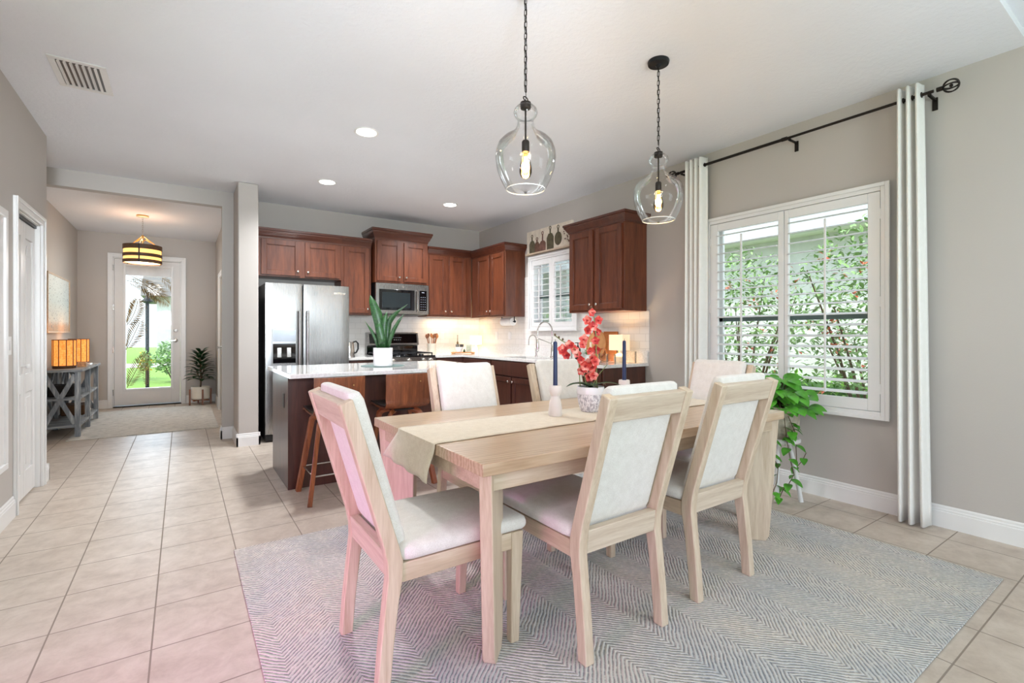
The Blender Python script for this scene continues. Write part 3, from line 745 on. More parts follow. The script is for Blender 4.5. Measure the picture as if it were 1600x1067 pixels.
# ------------------------------------------------------------ microwave
t = thing('microwave', 'stainless over-the-range microwave with black glass door above the stove', 'microwave', (2.5, 6.5, 1.49))
wp('case', MB().box(2.125, 6.345, 1.478, 2.875, BY - .01, 1.90), M['black'], t)
wp('front', MB().rbox(2.12, 6.295, 1.485, 2.88, 6.345, 1.898, .01, 5), M['steel'], t)
wp('door_glass', MB().box(2.165, 6.291, 1.535, 2.665, 6.297, 1.815), M['blackgloss'], t, bevel=.003)
wp('viewing_screen', MB().box(2.205, 6.289, 1.57, 2.60, 6.292, 1.775), plain('mesh_screen', rgb(34, 40, 42), .12), t)
wp('control_panel', MB().box(2.735, 6.291, 1.535, 2.845, 6.297, 1.815), M['blackgloss'], t)
gp = plain('grey_print', rgb(150, 155, 165), .5)
for r_ in range(6):
    for c_ in range(3): wp('button', MB().box(2.755 + c_ * .03, 6.2895, 1.555 + r_ * .033, 2.767 + c_ * .03, 6.2915, 1.563 + r_ * .033), gp, t)
wp('clock_display', MB().box(2.77, 6.2895, 1.785, 2.81, 6.2915, 1.795), gp, t)
wp('handle', MB().tube([(2.70, 6.29, 1.53), (2.70, 6.262, 1.55), (2.70, 6.255, 1.675), (2.70, 6.262, 1.80), (2.70, 6.29, 1.82)], .011, 10), M['chrome'], t)
wp('badge', MB().cyl((2.50, 6.292, 1.858), .012, .004, 20, 'y'), M['knob'], t)

# ------------------------------------------------------------ range
t = thing('stove', 'stainless gas range with black grates and control backguard below the microwave', 'stove', (2.49, 6.4, 0))
wp('body', MB().box(2.105, 6.10, .03, 2.87, BY - .01, .905), M['steel'], t, bevel=.003)
wp('cooktop', MB().box(2.105, 6.06, .905, 2.87, BY - .07, .925), M['blackgloss'], t, bevel=.004)
m = MB()
for k in range(3):
    a = 2.125 + k * .243; b = a + .235
    for y in (6.10, 6.36, 6.62): m.box(a, y, .948, b, y + .012, .962)
    for x in (a, (a + b) / 2 - .006, b - .012): m.box(x, 6.10, .948, x + .012, 6.632, .962)
    for x in (a, b - .012):
        for y in (6.10, 6.62): m.box(x, y, .925, x + .012, y + .012, .95)
wp('grates', m, plain('cast_iron', rgb(32, 32, 34), .55, bump=.2), t)
for x in (2.24, 2.49, 2.73):
    for y in (6.22, 6.50): wp('burner', MB().cyl((x, y, .925), .035, .014, 20), M['black'], t)
m = MB().prism([(6.10, .80), (6.055, .81), (6.045, .905), (6.10, .905)], 'x', 2.105, 2.87)
cp = wp('control_front', m, M['steel'], t)
for x in (2.17, 2.27, 2.49, 2.70, 2.80):
    wp('control_knob', MB().lathe([(.026, 0), (.026, -.012), (.021, -.016), (.019, -.036), (.001, -.037)], (x, 6.05, .862), 20, axis='y'), M['knob'], cp)
wp('oven_door', MB().box(2.115, 6.06, .22, 2.86, 6.10, .78), M['steel'], t, bevel=.005)
wp('oven_window', MB().box(2.20, 6.056, .32, 2.775, 6.061, .66), M['blackgloss'], t)
wp('oven_handle', MB().tube([(2.17, 6.06, .745), (2.17, 6.01, .745), (2.805, 6.01, .745), (2.805, 6.06, .745)], .012, 10), M['steel'], t)
m = MB().prism([(6.655, .93), (6.655, 1.045), (6.605, 1.055), (6.64, 1.235), (6.715, 1.235), (6.715, .93)], 'x', 2.11, 2.865)
bgd = wp('backguard', m, M['steel'], t, bevel=.004)
F = Matrix.Translation((2.4875, 6.622, 1.145)) @ Matrix.Rotation(R(-11), 4, 'X')
wp('display', MB(F).box(-.35, -.006, -.065, .35, .002, .07), M['blackgloss'], bgd)
pp = plain('pale_print', rgb(190, 198, 206), .5)
for a in range(7): wp('touch_key', MB(F).box(-.03 + a * .022, -.0075, .012, -.02 + a * .022, -.0055, .018), pp, bgd)
for a in range(4): wp('touch_key', MB(F).box(0 + a * .03, -.0075, -.02, .012 + a * .03, -.0055, -.014), pp, bgd)
wp('lower_guard', MB().box(2.115, 6.648, .93, 2.86, 6.656, 1.04), M['blackgloss'], t)

# ------------------------------------------------------------ island
t = thing('kitchen_island', 'dark brown kitchen island with a white quartz top and breakfast overhang', 'kitchen island', (1.53, 4.4, 0))
wp('countertop', MB().box(.655, 3.845, .886, 2.40, 4.955, .918), M['quartz'], t, bevel=.002)
wp('body', MB().box(.70, 4.12, .1, 2.37, 4.90, .886).box(.73, 4.12, 0, 2.34, 4.84, .1), M['cabdark'], t)
wp('back_panel', MB().box(.682, 4.088, 0, 2.37, 4.12, .886), M['cabdark'], t, bevel=.002)
wp('end_panel', MB().box(.684, 4.12, .0, .70, 4.86, .886), M['cabdark'], t, bevel=.002)
for (a, b) in ((.72, 1.26), (1.28, 1.80), (1.82, 2.35)):
    F = Matrix(((1, 0, 0, 0), (0, 1, 0, 4.90), (0, 0, 1, 0), (0, 0, 0, 1)))
    d = wp('door', shaker(F, a, b, .12, .86), M['cabdark'], t); wp('knob', knob(F, b - .05, .8), M['knob'], d)
wp('outlet', MB().box(.680, 4.255, .62, .684, 4.33, .735), M['black'], t, bevel=.002)
# ------------------------------------------------------------ bar stools
def make_stool(label):
    t = thing('bar_stool', label, 'bar stool', (0, 0, 0), group='bentwood stools at the island')
    # local: +y towards the island, back at -y
    w = .181
    prof = []
    for z in (.90, .85, .80, .75, .70): prof.append((-.205 + (.9 - z) * .06, z))
    for k in range(7):
        a = PI + k / 6 * PI / 2 * .95
        prof.append((-.125 + .068 * math.cos(a), .69 - .0 + .068 * math.sin(a) ))
    prof += [(-.04, .618), (.06, .622), (.15, .632), (.19, .632), (.205, .622)]
    def shell(off0, off1, ww):
        m = MB(); n = len(prof)
        nr = []
        for i in range(n):
            a = Vector(prof[max(0, i - 1)]); b = Vector(prof[min(n - 1, i + 1)]); d = (b - a).normalized(); nr.append(Vector((d.y, -d.x)) * -1)
        K = 8
        vs = []; fs = []
        for off in (off0, off1):
            for i in range(n):
                for k in range(K + 1):
                    x = -ww + 2 * ww * k / K
                    cv = .018 * (x / ww) ** 2 if i < 6 else .006 * (x / ww) ** 2
                    p = Vector(prof[i]) + nr[i] * (off + cv)
                    vs.append((x, p.x, p.y))
        A = K + 1; B = n * A
        for i in range(n - 1):
            for k in range(K):
                fs.append((i * A + k, i * A + k + 1, (i + 1) * A + k + 1, (i + 1) * A + k)); fs.append((B + i * A + k, B + (i + 1) * A + k, B + (i + 1) * A + k + 1, B + i * A + k + 1))
            fs.append((i * A, (i + 1) * A, B + (i + 1) * A, B + i * A)); fs.append((i * A + K, B + i * A + K, B + (i + 1) * A + K, (i + 1) * A + K))
        for k in range(K): fs.append((k, B + k, B + k + 1, k + 1)); e = (n - 1) * A; fs.append((e + k, e + k + 1, B + e + k + 1, B + e + k))
        m._add(vs, fs); return m
    sh = build('seat_shell', shell(0, .012, w), M['walnut'], t)
    build('seat_pad', shell(.012, .026, w - .006), M['seatleather'], t)
    build('shell_screws', MB().cyl((-.09, -.2135, .84), .005, .006, 10, 'y').cyl((.09, -.2135, .84), .005, .006, 10, 'y'), M['brass'], sh)
    for sx in (-1, 1):
        for sy in (-1, 1):
            pts = []
            for k in range(15):
                q = k / 14.0
                if q < .35:
                    a = q / .35; ang = a * PI / 2
                    px = .06 + .075 * math.sin(ang); pz = .602 - .055 * (1 - math.cos(ang))
                    py = .05 + .07 * math.sin(ang)
                else:
                    a = (q - .35) / .65; px = .135 + .08 * a; pz = .547 * (1 - a); py = .12 + .085 * a
                pts.append((sx * px, sy * py - .0, pz))
            m = MB(); m.tube(pts, .027, 4, flat=.75)
            build('leg', m, M['walnutleg'], t, bevel=.003)
    z = .20; a, b = .185, .175
    build('footrest', MB().tube([(-a, -b, z), (a, -b, z), (a, b, z), (-a, b, z)], .007, 8, closed=True), M['chrome'], t)
    build('swivel_plate', MB().box(-.09, -.09, .600, .09, .09, .612), M['black'], t)
    return t
s1 = make_stool('walnut bentwood bar stool at the left end of the island'); s1.location = (.957, 3.81, 0)
s2 = copy_tree(s1); s2.location = (1.485, 3.81, 0); s2['label'] = 'walnut bentwood bar stool under the snake plant, partly hidden behind the table'

# ------------------------------------------------------------ rugs
RZ = .012
m = MB(); m.rbox(.24, .60, .0005, 3.35, 3.112, RZ, .005, 6)
solo('dining_rug', m, M['rug'], 'large cream and grey chevron rug under the dining table', 'rug', loc=(1.8, 1.85, 0))
solo('foyer_rug', MB().box(-1.08, 7.33, .0005, .40, 9.75, .008), M['rugf'], 'pale distressed rug in the foyer before the front door', 'rug', loc=(-.35, 8.5, 0), bevel=.003)

# ------------------------------------------------------------ dining table
TX0, TX1, TY0, TY1, TZ = .855, 2.90, 1.43, 2.565, .768
t = thing('dining_table', 'long washed oak dining table with slab legs on the chevron rug', 'table', ((TX0 + TX1) / 2, (TY0 + TY1) / 2, RZ))
wp('tabletop', MB().box(TX0, TY0, TZ - .045, TX1, TY1, TZ), M['tabletop'], t, bevel=.003)
i_ = .035
m = MB(); a, b, c, d = TX0 + i_, TX1 - i_, TY0 + i_, TY1 - i_
m.box(a, c, .655, b, c + .022, TZ - .045).box(a, d - .022, .655, b, d, TZ - .045).box(a, c + .022, .655, a + .022, d - .022, TZ - .045).box(b - .022, c + .022, .655, b, d - .022, TZ - .045)
wp('apron', m, M['oak'], t, bevel=.002)
for sx, cx in ((1, TX0 + .012), (-1, TX1 - .012)):
    for sy, cy in ((1, TY0 + .012), (-1, TY1 - .012)):
        dv = Vector((sx, sy, 0)).normalized(); nv = Vector((-dv.y, dv.x, 0)); O = Vector((cx, cy, 0))
        L = .20; th = .024
        pf = [(0.0, TZ - .045), (L, TZ - .045), (L - .01, RZ + .04), (L - .03, RZ), (.07, RZ), (.05, RZ + .03)]
        vs = [O + dv * (u + .02) + nv * th + Vector((0, 0, z)) for u, z in pf] + [O + dv * (u + .02) - nv * th + Vector((0, 0, z)) for u, z in pf]
        k = len(pf); fs = [tuple(range(k))[::-1], tuple(range(k, 2 * k))] + [(q, (q + 1) % k, k + (q + 1) % k, k + q) for q in range(k)]
        wp('leg', MB()._add(vs, fs), M['oakz'], t, bevel=.004)

# table runner
def runner():
    vs = []; fs = []; K = 14; rows = []
    def yr(q, skew=0): return q
    xs = []
    n = 40
    path = []
    for k in range(9):   # left drape bottom to top
        q = k / 8; path.append((TX0 - .012 - .006 * math.sin(q * 5), TZ - .165 + .155 * q, 'L', 1 - q))
    path.append((TX0 - .006, TZ + .001, 'L', 0)); path.append((TX0 + .01, TZ + .004, 'T', 0))
    for k in range(1, n): path.append((TX0 + (TX1 - TX0) * k / n, TZ + .004, 'T', k / n))
    path.append((TX1 - .01, TZ + .004, 'T', 1)); path.append((TX1 + .006, TZ + .001, 'R', 0))
    for k in range(9): q = k / 8; path.append((TX1 + .010, TZ - .01 - .15 * q, 'R', q))
    for (x, z, s, q) in path:
        if s == 'L': a, b = 1.80 + .035 * q, 2.20 + .15 * q
        elif s == 'T': a, b = 1.80 + .04 * q, 2.20 - .03 * q
        else: a, b = 1.84, 2.17
        for k in range(K + 1):
            y = a + (b - a) * k / K; dx = 0
            if s in 'LR': dx = (-1 if s == 'L' else 1) * (.004 + .006 * (1 + math.sin(y * 38))) * (q if s == 'L' else q)
            dz = 0.0008 * math.sin(x * 17 + y * 11) if s == 'T' else 0
            vs.append((x + dx, y, z + dz + (.012 * q * (k / K) if s == 'L' else 0)))
    A = K + 1
    for i in range(len(path) - 1):
        for k in range(K): fs.append((i * A + k, i * A + k + 1, (i + 1) * A + k + 1, (i + 1) * A + k))
    return MB()._add(vs, fs)
solo('table_runner', runner(), M['runner'], 'long beige linen runner draped over the ends of the oak table', 'table runner', loc=((TX0 + TX1) / 2, 2.0, TZ), solid=.003, recalc=False)

# ------------------------------------------------------------ dining chairs
CUSH = fabric('seat_fabric', rgb(214, 208, 200), rgb(238, 234, 228), 420, .35)
def make_chair(label):
    t = thing('dining_chair', label, 'chair', (0, 0, RZ), group='cream upholstered oak dining chairs')
    W2 = .2325; pw = .042
    def prof():
        back = [(-.024, 0), (-.012, .15), (.004, .30), (.014, .39), (.012, .44), (0, .50), (-.142, .982)]
        front = [(-.100, .998), (.052, .50), (.068, .44), (.068, .39), (.052, .30), (.034, .15), (.022, 0)]
        return back + front
    for s in (-1, 1):
        a, b = sorted((s * W2, s * (W2 - pw)))
        build('back_post', MB().prism([(x, z) for x, z in prof()], 'y', a, b), M['oakz'], t, bevel=.004, angle=25)
        y0, y1 = s * W2, s * (W2 - .044)
        m = MB(); m.hexa([(.508, y0, 0), (.546, y0, 0), (.546, s * (W2 - .034), 0), (.508, s * (W2 - .034), 0)], [(.512, y0, .43), (.566, y0, .43), (.566, y1, .43), (.512, y1, .43)])
        build('front_leg', m, M['oakz'], t, bevel=.004)
        build('side_rail', MB().box(.05, min(s * (W2 - .006), s * (W2 - .03)), .365, .515, max(s * (W2 - .006), s * (W2 - .03)), .43), M['oak'], t, bevel=.003)
    yi = W2 - pw
    build('front_rail', MB().box(.53, -yi, .365, .558, yi, .43), M['oaky'], t, bevel=.003)
    def ln(z, o): return -.142 + (.982 - z) * (.142) / .482 + o       # back line of the posts
    build('back_rail', MB().hexa([(ln(.415, .006) - .012, -yi, .385), (.055, -yi, .385), (.055, yi, .385), (ln(.415, .006) - .012, yi, .385)],
                                 [(ln(.49, .006), -yi, .475), (ln(.49, .042), -yi, .475), (ln(.49, .042), yi, .475), (ln(.49, .006), yi, .475)]), M['oaky'], t, bevel=.003)
    build('top_rail', MB().hexa([(ln(.895, .004), -yi, .895), (ln(.895, .034), -yi, .895), (ln(.895, .034), yi, .895), (ln(.895, .004), yi, .895)],
                                [(ln(.98, .004), -yi, .982), (ln(.98, .034), -yi, .990), (ln(.98, .034), yi, .990), (ln(.98, .004), yi, .982)]), M['oaky'], t, bevel=.003)
    sl = .142 / .482
    build('back_cushion', MB().rbox(-.030, -.192, .47, .032, .192, 1.02, .027, 10, fn=lambda p: Vector((ln(p.z, .066) + p.x, p.y, p.z))), CUSH, t)
    def taper(p):
        k = 1 if p.x > .1 else (.86 + .14 * max(0, p.x) / .1)
        return Vector((p.x, p.y * k, p.z))
    build('seat_cushion', MB().rbox(.055, -.238, .43, .588, .238, .488, .028, 12, dome=.012, fn=taper), CUSH, t)
    return t
chA = make_chair('cream upholstered oak chair side-on at the near left end of the table')
chA.location = (.550, 1.785, RZ)
spots = [((1.437, 1.312), PI / 2, 'cream upholstered oak chair in the near middle with its back to the viewer'),
         ((2.137, 1.335), PI / 2, 'cream upholstered oak chair, near right, in front of the potted pothos'),
         ((1.483, 2.625), -PI / 2, 'cream upholstered oak chair across the table, left of the two in front of the kitchen'),
         ((2.245, 2.625), -PI / 2, 'cream upholstered oak chair across the table behind the candle and orchid'),
         ((3.055, 1.99), PI, 'cream upholstered oak chair at the window end of the table')]
for (x, y), rz, lb in spots:
    c = copy_tree(chA); c.location = (x, y, RZ); c.rotation_euler = (0, 0, rz); c['label'] = lb

# ------------------------------------------------------------ table centrepiece
ZR = TZ + .0058
def holder(label, x, y, h=.165):
    t = thing('candle_holder', label, 'candle holder', (x, y, ZR), group='stone candle holders on the runner')
    k = h / .165
    wp('holder_body', MB().lathe([(.001, 0), (.036, 0), (.038, .006), (.037, .03), (.032, .075), (.024, .10), (.0215, .107), (.028, .118), (.0335, .135), (.0335, .16), (.031, .165), (.016, .165), (.0135, .160), (.0135, .150), (.0005, .150)], (x, y, ZR), 36), M['candleholder'], t)
    return t
holder('matte white turned candle holder at the left of the orchid', 1.676, 2.035)
holder('matte white turned candle holder behind the near middle chair, right of the orchid', 2.215, 2.035)
for (x, y, lb) in ((1.676, 2.035, 'navy taper candle in the holder left of the orchid'), (2.215, 2.035, 'navy taper candle in the holder right of the orchid')):
    t = thing('taper_candle', lb, 'candle', (x, y, ZR + .151), group='navy taper candles')
    wp('wax', MB().lathe([(.001, 0), (.0125, 0), (.0105, .245), (.007, .252), (.0005, .253)], (x, y, ZR + .151), 20), M['candle'], t)
    wp('wick', MB().cyl((x, y, ZR + .403), .0012, .012, 6), M['black'], t)
# orchid
px, py = 1.945, 2.045
t = thing('orchid', 'potted coral orchid in a white carved pot on the table runner', 'potted plant', (px, py, ZR))
wp('pot', MB().lathe([(.001, 0), (.052, 0), (.060, .012), (.072, .06), (.0765, .10)], (px, py, ZR), 40), M['carved'], t)
wp('pot_rim', MB().lathe([(.0765, .10), (.078, .102), (.079, .138), (.077, .142), (.071, .142), (.069, .128), (.001, .126)], (px, py, ZR), 40, False), M['ceramic'], t)
wp('soil', MB().lathe([(.069, .127), (.04, .134), (.0005, .136)], (px, py, ZR), 24), M['soil'], t)
def SP(dx, dz, dd=0): return Vector((px, py, ZR + .14)) + RV * dx / 271.0 + FV * dd + Vector((0, 0, dz / 271.0))
st = MB()
def stemp(pts, r=.003): st.tube([SP(*p) for p in pts], r, 6)
stemp([(-16, 0, 0), (-17, 20), (-18, 45), (-24, 58, -.02), (-34, 66, -.03), (-46, 72, -.03), (-56, 80, -.03)])
stemp([(10, 0, .01), (10, 40, .01), (9, 80, .01), (6, 110, .01), (2, 122, 0)], .0035)
stemp([(-6, 0), (-10, 20), (-20, 40)], .0022); stemp([(2, 0), (14, 20), (26, 34)], .0022)
wp('stems', st, M['stem'], t)
fl = MB(); cen = MB()
def flower(c, r, nrm):
    nrm = Vector(nrm).normalized(); u = nrm.cross(Vector((0, 0, 1))).normalized(); w = u.cross(nrm)
    for k in range(5):
        a = PI / 2 + k * 2 * PI / 5 + random.uniform(-.12, .12); d = u * math.cos(a) + w * math.sin(a)
        fl.leaf(c, (d + nrm * .35).normalized(), nrm, r, r * .95, droop=.25, n=5, fold=.1, prof=lambda q: math.sin(PI * (.12 + .86 * q)) ** .7)
    for k in range(3):
        a = -PI / 2 + (k - 1) * .8; d = u * math.cos(a) + w * math.sin(a); cen.leaf(c + nrm * .004, (d * .6 + nrm).normalized(), nrm, r * .42, r * .3, n=3)
FLS = [(2, 116), (-4, 104), (12, 104, .02), (2, 94), (-5, 88), (10, 86, .03), (-8, 74), (6, 72), (-12, 66), (0, 56), (10, 58, .02), (2, 46), (-2, 38),
       (-34, 66, -.03), (-42, 58, -.02), (-27, 58, -.03), (-36, 50, -.02), (-20, 52), (-14, 42), (-6, 28), (2, 30, -.01), (-16, 26), (-2, 16), (4, 18), (-10, 34, -.03), (6, 40, -.02)]
for f in FLS:
    c = SP(f[0] + random.uniform(-2, 2), f[1], (f[2] if len(f) > 2 else 0) + random.uniform(-.015, .01))
    flower(c, random.uniform(.026, .036), -FV + RV * random.uniform(-.6, .5) + Vector((0, 0, random.uniform(-.3, .2))))
wp('blossoms', fl, M['petal'], t, recalc=False); wp('blossom_centres', cen, plain('dark_red_lip', rgb(150, 20, 34), .5), t, recalc=False)
lf = MB()
for (ang, L, w_) in ((-2.7, .17, .05), (-.25, .19, .05), (.6, .13, .045), (2.4, .14, .05), (-1.3, .10, .04), (1.5, .12, .045)):
    d = RV * math.cos(ang) + FV * math.sin(ang) + Vector((0, 0, .55))
    lf.leaf(SP(0, -2), d, (0, 0, 1), L, w_, droop=1.0, n=8, fold=.25)
wp('leaves', lf, M['leafdark'], t, recalc=False)
bd = MB()
for p in ((-56, 81, -.03), (-50, 77, -.03), (1, 124), (-44, 74, -.03)): bd.sphere(SP(*p), .006, 8, 1.3)
wp('buds', bd, M['brownstem'], t)

# ------------------------------------------------------------ snake plant on island
ix, iy = 1.525, 4.33; ZI = .918
solo('placemat', MB().lathe([(.001, 0), (.195, 0), (.197, .002), (.195, .005), (.0005, .005)], (ix + .02, iy + .06, ZI + .0005), 48), plain('teal_grey_mat', rgb(104, 122, 118), .9, bump=.6, bscale=200),
     'round grey-green placemat beneath the snake plant pot', 'placemat', loc=(ix + .02, iy + .06, ZI + .0005))
ZP = ZI + .006
t = thing('snake_plant', 'snake plant in a white cylindrical pot on the island', 'potted plant', (ix, iy, ZP))
wp('pot', MB().lathe([(.001, 0), (.083, 0), (.086, .003), (.086, .163), (.084, .165), (.078, .165), (.077, .15), (.0005, .15)], (ix, iy, ZP), 44), M['ceramic'], t)
wp('soil', MB().lathe([(.077, .1505), (.0005, .155)], (ix, iy, ZP), 24), M['soil'], t)
def IP(dx, dz, dd=0): return Vector((ix, iy, ZP + .155)) + RV * dx / 170.0 + FV * dd + Vector((0, 0, dz / 170.0))
def blade(path, w, fold=.25):
    m = MB(); P = [IP(*p) for p in path]; n = len(P); vs = []; fs = []
    for i, p in enumerate(P):
        q = i / (n - 1); ww = w / 2 * min(1, (.62 + .8 * q)) * (1 if q < .55 else max(.02, math.cos((q - .55) / .45 * PI / 2)))
        s = (RV * .9 + FV * .3).normalized()
        vs += [p + s * ww - FV * ww * fold, p, p - s * ww - FV * ww * fold]
    for i in range(n - 1):
        a = i * 3; fs += [(a, a + 1, a + 4, a + 3), (a + 1, a + 2, a + 5, a + 4)]
    m._add(vs, fs); return m
for path, w in (([(0, 0), (-3, 18), (-5, 38), (-10, 58), (-16, 74), (-20, 84)], .095), ([(6, 0, .02), (6, 20, .02), (8, 40, .02), (14, 50, .02), (22, 58, .02), (38, 70, .02)], .06),
                ([(-6, 0, -.03), (-10, 14, -.03), (-16, 28, -.03), (-27, 44, -.03)], .03), ([(9, 0, -.02), (12, 14, -.02), (18, 30, -.02), (26, 44, -.02), (33, 54, -.02)], .04),
                ([(3, 0, -.02), (3, 20, -.02), (3, 36, -.02), (5, 50, -.02), (7, 58, -.02)], .05), ([(1, 0, -.04), (0, 18, -.04), (-4, 34, -.04), (-5, 44, -.04)], .075)):
    wp('leaf', blade(path, w), M['leafsnake'], t, recalc=False, solid=.003)

# ------------------------------------------------------------ counter objects
ZC = .918
# corner lamp
def jar(name, label, cat, x, y, z, prof, mat, **k):
    return solo(name, MB().lathe(prof, (x, y, z), 28), mat, label, cat, loc=(x, y, z), **k)
LS = emit('lit_linen_shade', (1, .78, .45, 1), 2.2, rgb(240, 225, 200))
LS2 = emit('warm_paper_shade', (1, .70, .40, 1), .5, rgb(230, 214, 188))
t = thing('table_lamp', 'small glowing square lamp in the kitchen corner behind the wooden tray', 'lamp', (3.80, 6.56, ZC))
wp('lamp_base', MB().lathe([(.001, 0), (.04, 0), (.045, .02), (.03, .07), (.012, .11), (.008, .16)], (3.80, 6.56, ZC), 24), M['ceramic'], t)
m = MB(); a = .065
for (x0, y0, x1, y1) in ((-a, -a, a, -a + .003), (-a, a - .003, a, a), (-a, -a + .003, -a + .003, a - .003), (a - .003, -a + .003, a, a - .003)): m.box(3.80 + x0, 6.56 + y0, ZC + .13, 3.80 + x1, 6.56 + y1, ZC + .27)
wp('lamp_shade', m, LS, t, smooth=False)
lamp('corner_lamp_light', 'POINT', (3.80, 6.56, ZC + .20), 3, (1, .72, .40), radius=.025)
# end-of-counter lamp
lx, ly = 3.80, 3.56
t = thing('table_lamp', 'small lamp with rectangular paper shade at the end of the counter', 'lamp', (lx, ly, ZC))
wp('lamp_base', MB().lathe([(.001, 0), (.05, 0), (.058, .02), (.058, .06), (.04, .085), (.010, .095), (.008, .16)], (lx, ly, ZC), 28), plain('cream_base', rgb(222, 206, 180), .4), t)
m = MB(); a, b = .055, .095
for (x0, y0, x1, y1) in ((-a, -b, a, -b + .003), (-a, b - .003, a, b), (-a, -b + .003, -a + .003, b - .003), (a - .003, -b + .003, a, b - .003)): m.box(lx + x0, ly + y0, ZC + .125, lx + x1, ly + y1, ZC + .29)
wp('lamp_shade', m, LS2, t, smooth=False)
lamp('end_lamp_light', 'POINT', (lx, ly, ZC + .21), 6.5, (1, .70, .38), radius=.018)
# under-cabinet glow comes from a thin light bar under the corner cabinets
t = thing('light_bar', 'thin warm under-cabinet light bar in the kitchen corner', 'light', (3.35, 6.60, 1.455))
wp('bar_housing', MB().box(3.0, 6.585, 1.452, 3.6, 6.615, 1.464), M['white'], t)
lamp('under_cabinet_light', 'AREA', (3.3, 6.60, 1.449), 2.4, (1, .74, .44), .6, .03, aim=(3.3, 6.62, 0))
# wooden tray with things
tx, ty = 3.52, 6.46
t = thing('serving_tray', 'low wooden tray with cups in the kitchen corner', 'tray', (tx, ty, ZC))
F = Matrix.Translation((tx, ty, ZC)) @ Matrix.Rotation(-YAW, 4, 'Z')
wp('tray_board', MB(F).box(-.175, -.09, .008, .175, .09, .022), M['boardlight'], t, bevel=.004)
wp('tray_feet', MB(F).box(-.165, -.08, 0, -.13, .08, .008).box(.13, -.08, 0, .165, .08, .008), M['boardlight'], t)
def TP(dx, dd): return tx + RV.x * dx + FV.x * dd, ty + RV.y * dx + FV.y * dd
zt = ZC + .0225
x, y = TP(-.065, 0)
t = thing('ceramic_bowl', 'white bowl at the left of the wooden tray', 'bowl', (x, y, zt))
wp('bowl_body', MB().lathe([(.001, 0), (.045, 0), (.06, .05), (.062, .075), (.058, .075), (.05, .01), (.001, .008)], (x, y, zt), 28), M['ceramic'], t)
x2, y2 = TP(-.085, 0)
solo('dip_cup', MB().lathe([(.001, 0), (.028, 0), (.030, .04), (.027, .04), (.025, .005), (.001, .004)], (x2 - .002, y2, zt + .076), 20), plain('grey_glaze', rgb(120, 118, 112), .3), 'small dark-rimmed cup stacked on the left of the white bowl', 'cup', group='small cups on the bowl', loc=(x2, y2, zt + .076))
x3, y3 = TP(-.022, 0)
solo('dip_cup', MB().lathe([(.001, 0), (.028, 0), (.030, .04), (.027, .04), (.025, .005), (.001, .004)], (x3, y3, zt + .076), 20), plain('dark_glaze', rgb(70, 66, 60), .3), 'small dark cup stacked on the right of the white bowl', 'cup', group='small cups on the bowl', loc=(x3, y3, zt + .076))
x4, y4 = TP(-.07, .005)
solo('bud_vase', MB().lathe([(.001, 0), (.013, 0), (.016, .02), (.005, .05), (.004, .12), (.006, .14), (.001, .14)], (x2, y2, zt + .117), 16), plain('bronze_vase', rgb(120, 96, 60), .35, metal=.6), 'slender bronze bottle rising from the stacked cups', 'vase', loc=(x2, y2, zt + .117))
x, y = TP(.085, .0)
t = thing('photo_frame', 'small pale frame leaning at the right of the tray', 'frame', (x, y, zt))
F = Matrix.Translation((x, y, zt)) @ Matrix.Rotation(-YAW, 4, 'Z')
wp('frame_border', MB(F).box(-.045, -.01, 0, .045, .01, .115), plain('pale_frame', rgb(206, 204, 186), .5), t, bevel=.002)
wp('frame_picture', MB(F).box(-.032, -.0115, .015, .032, -.010, .10), plain('green_print', rgb(180, 186, 160), .6, var=.2, nscale=40), t)
x, y = TP(.02, -.04)
solo('succulent', MB().lathe([(.001, 0), (.014, 0), (.02, .015), (.012, .035), (.003, .05), (.001, .05)], (x, y, zt), 10), M['leafdark'], 'tiny dark green succulent at the centre of the tray', 'plant', loc=(x, y, zt))
# utensil crock
x, y = 3.02, 6.50
t = thing('utensil_crock', 'cream crock right of the stove', 'crock', (x, y, ZC))
wp('crock_body', MB().lathe([(.001, 0), (.056, 0), (.062, .01), (.066, .15), (.068, .158), (.062, .158), (.058, .012), (.001, .01)], (x, y, ZC), 32), plain('cream_glaze', rgb(226, 216, 196), .3), t)
for k in range(9):
    a = k * 2.4; dx, dy = .035 * math.cos(a), .035 * math.sin(a); hx, hy = dx * 2.2, dy * 2.0; zz = .235 + .03 * random.random()
    m = MB().tube([(x + dx * .5, y + dy * .5, ZC + .02), (x + hx, y + hy, ZC + zz)], .005, 6)
    m.lathe([(.001, -.035), (.016, -.02), (.022, 0), (.016, .022), (.001, .03)], (x + hx * 1.05, y + hy * 1.05, ZC + zz + .02), 12, sy=.35)
    solo('wooden_spoon', m, M['board'] if k % 2 else M['walnut'], ['dark walnut spoon standing in the cream crock', 'amber-brown wooden spoon standing in the cream crock'][k % 2], 'spoon', group=['dark utensils in the crock', 'amber utensils in the crock'][k % 2], loc=(x, y, ZC + .02))
# kettle
x, y = 1.80, 6.40
t = thing('kettle', 'clear electric kettle with a black handle between refrigerator and stove', 'kettle', (x, y, ZC))
wp('kettle_base', MB().lathe([(.001, 0), (.075, 0), (.075, .018), (.001, .018)], (x, y, ZC), 28), M['chrome'], t)
wp('kettle_body', MB().lathe([(.068, .02), (.070, .06), (.060, .17), (.055, .19), (.001, .20)], (x, y, ZC), 28), M['chrome'], t)
wp('kettle_handle', MB().tube([(x + .05, y, ZC + .185), (x + .09, y, ZC + .20), (x + .118, y, ZC + .17), (x + .118, y, ZC + .10), (x + .095, y, ZC + .055), (x + .07, y, ZC + .045)], .011, 8), M['black'], t)
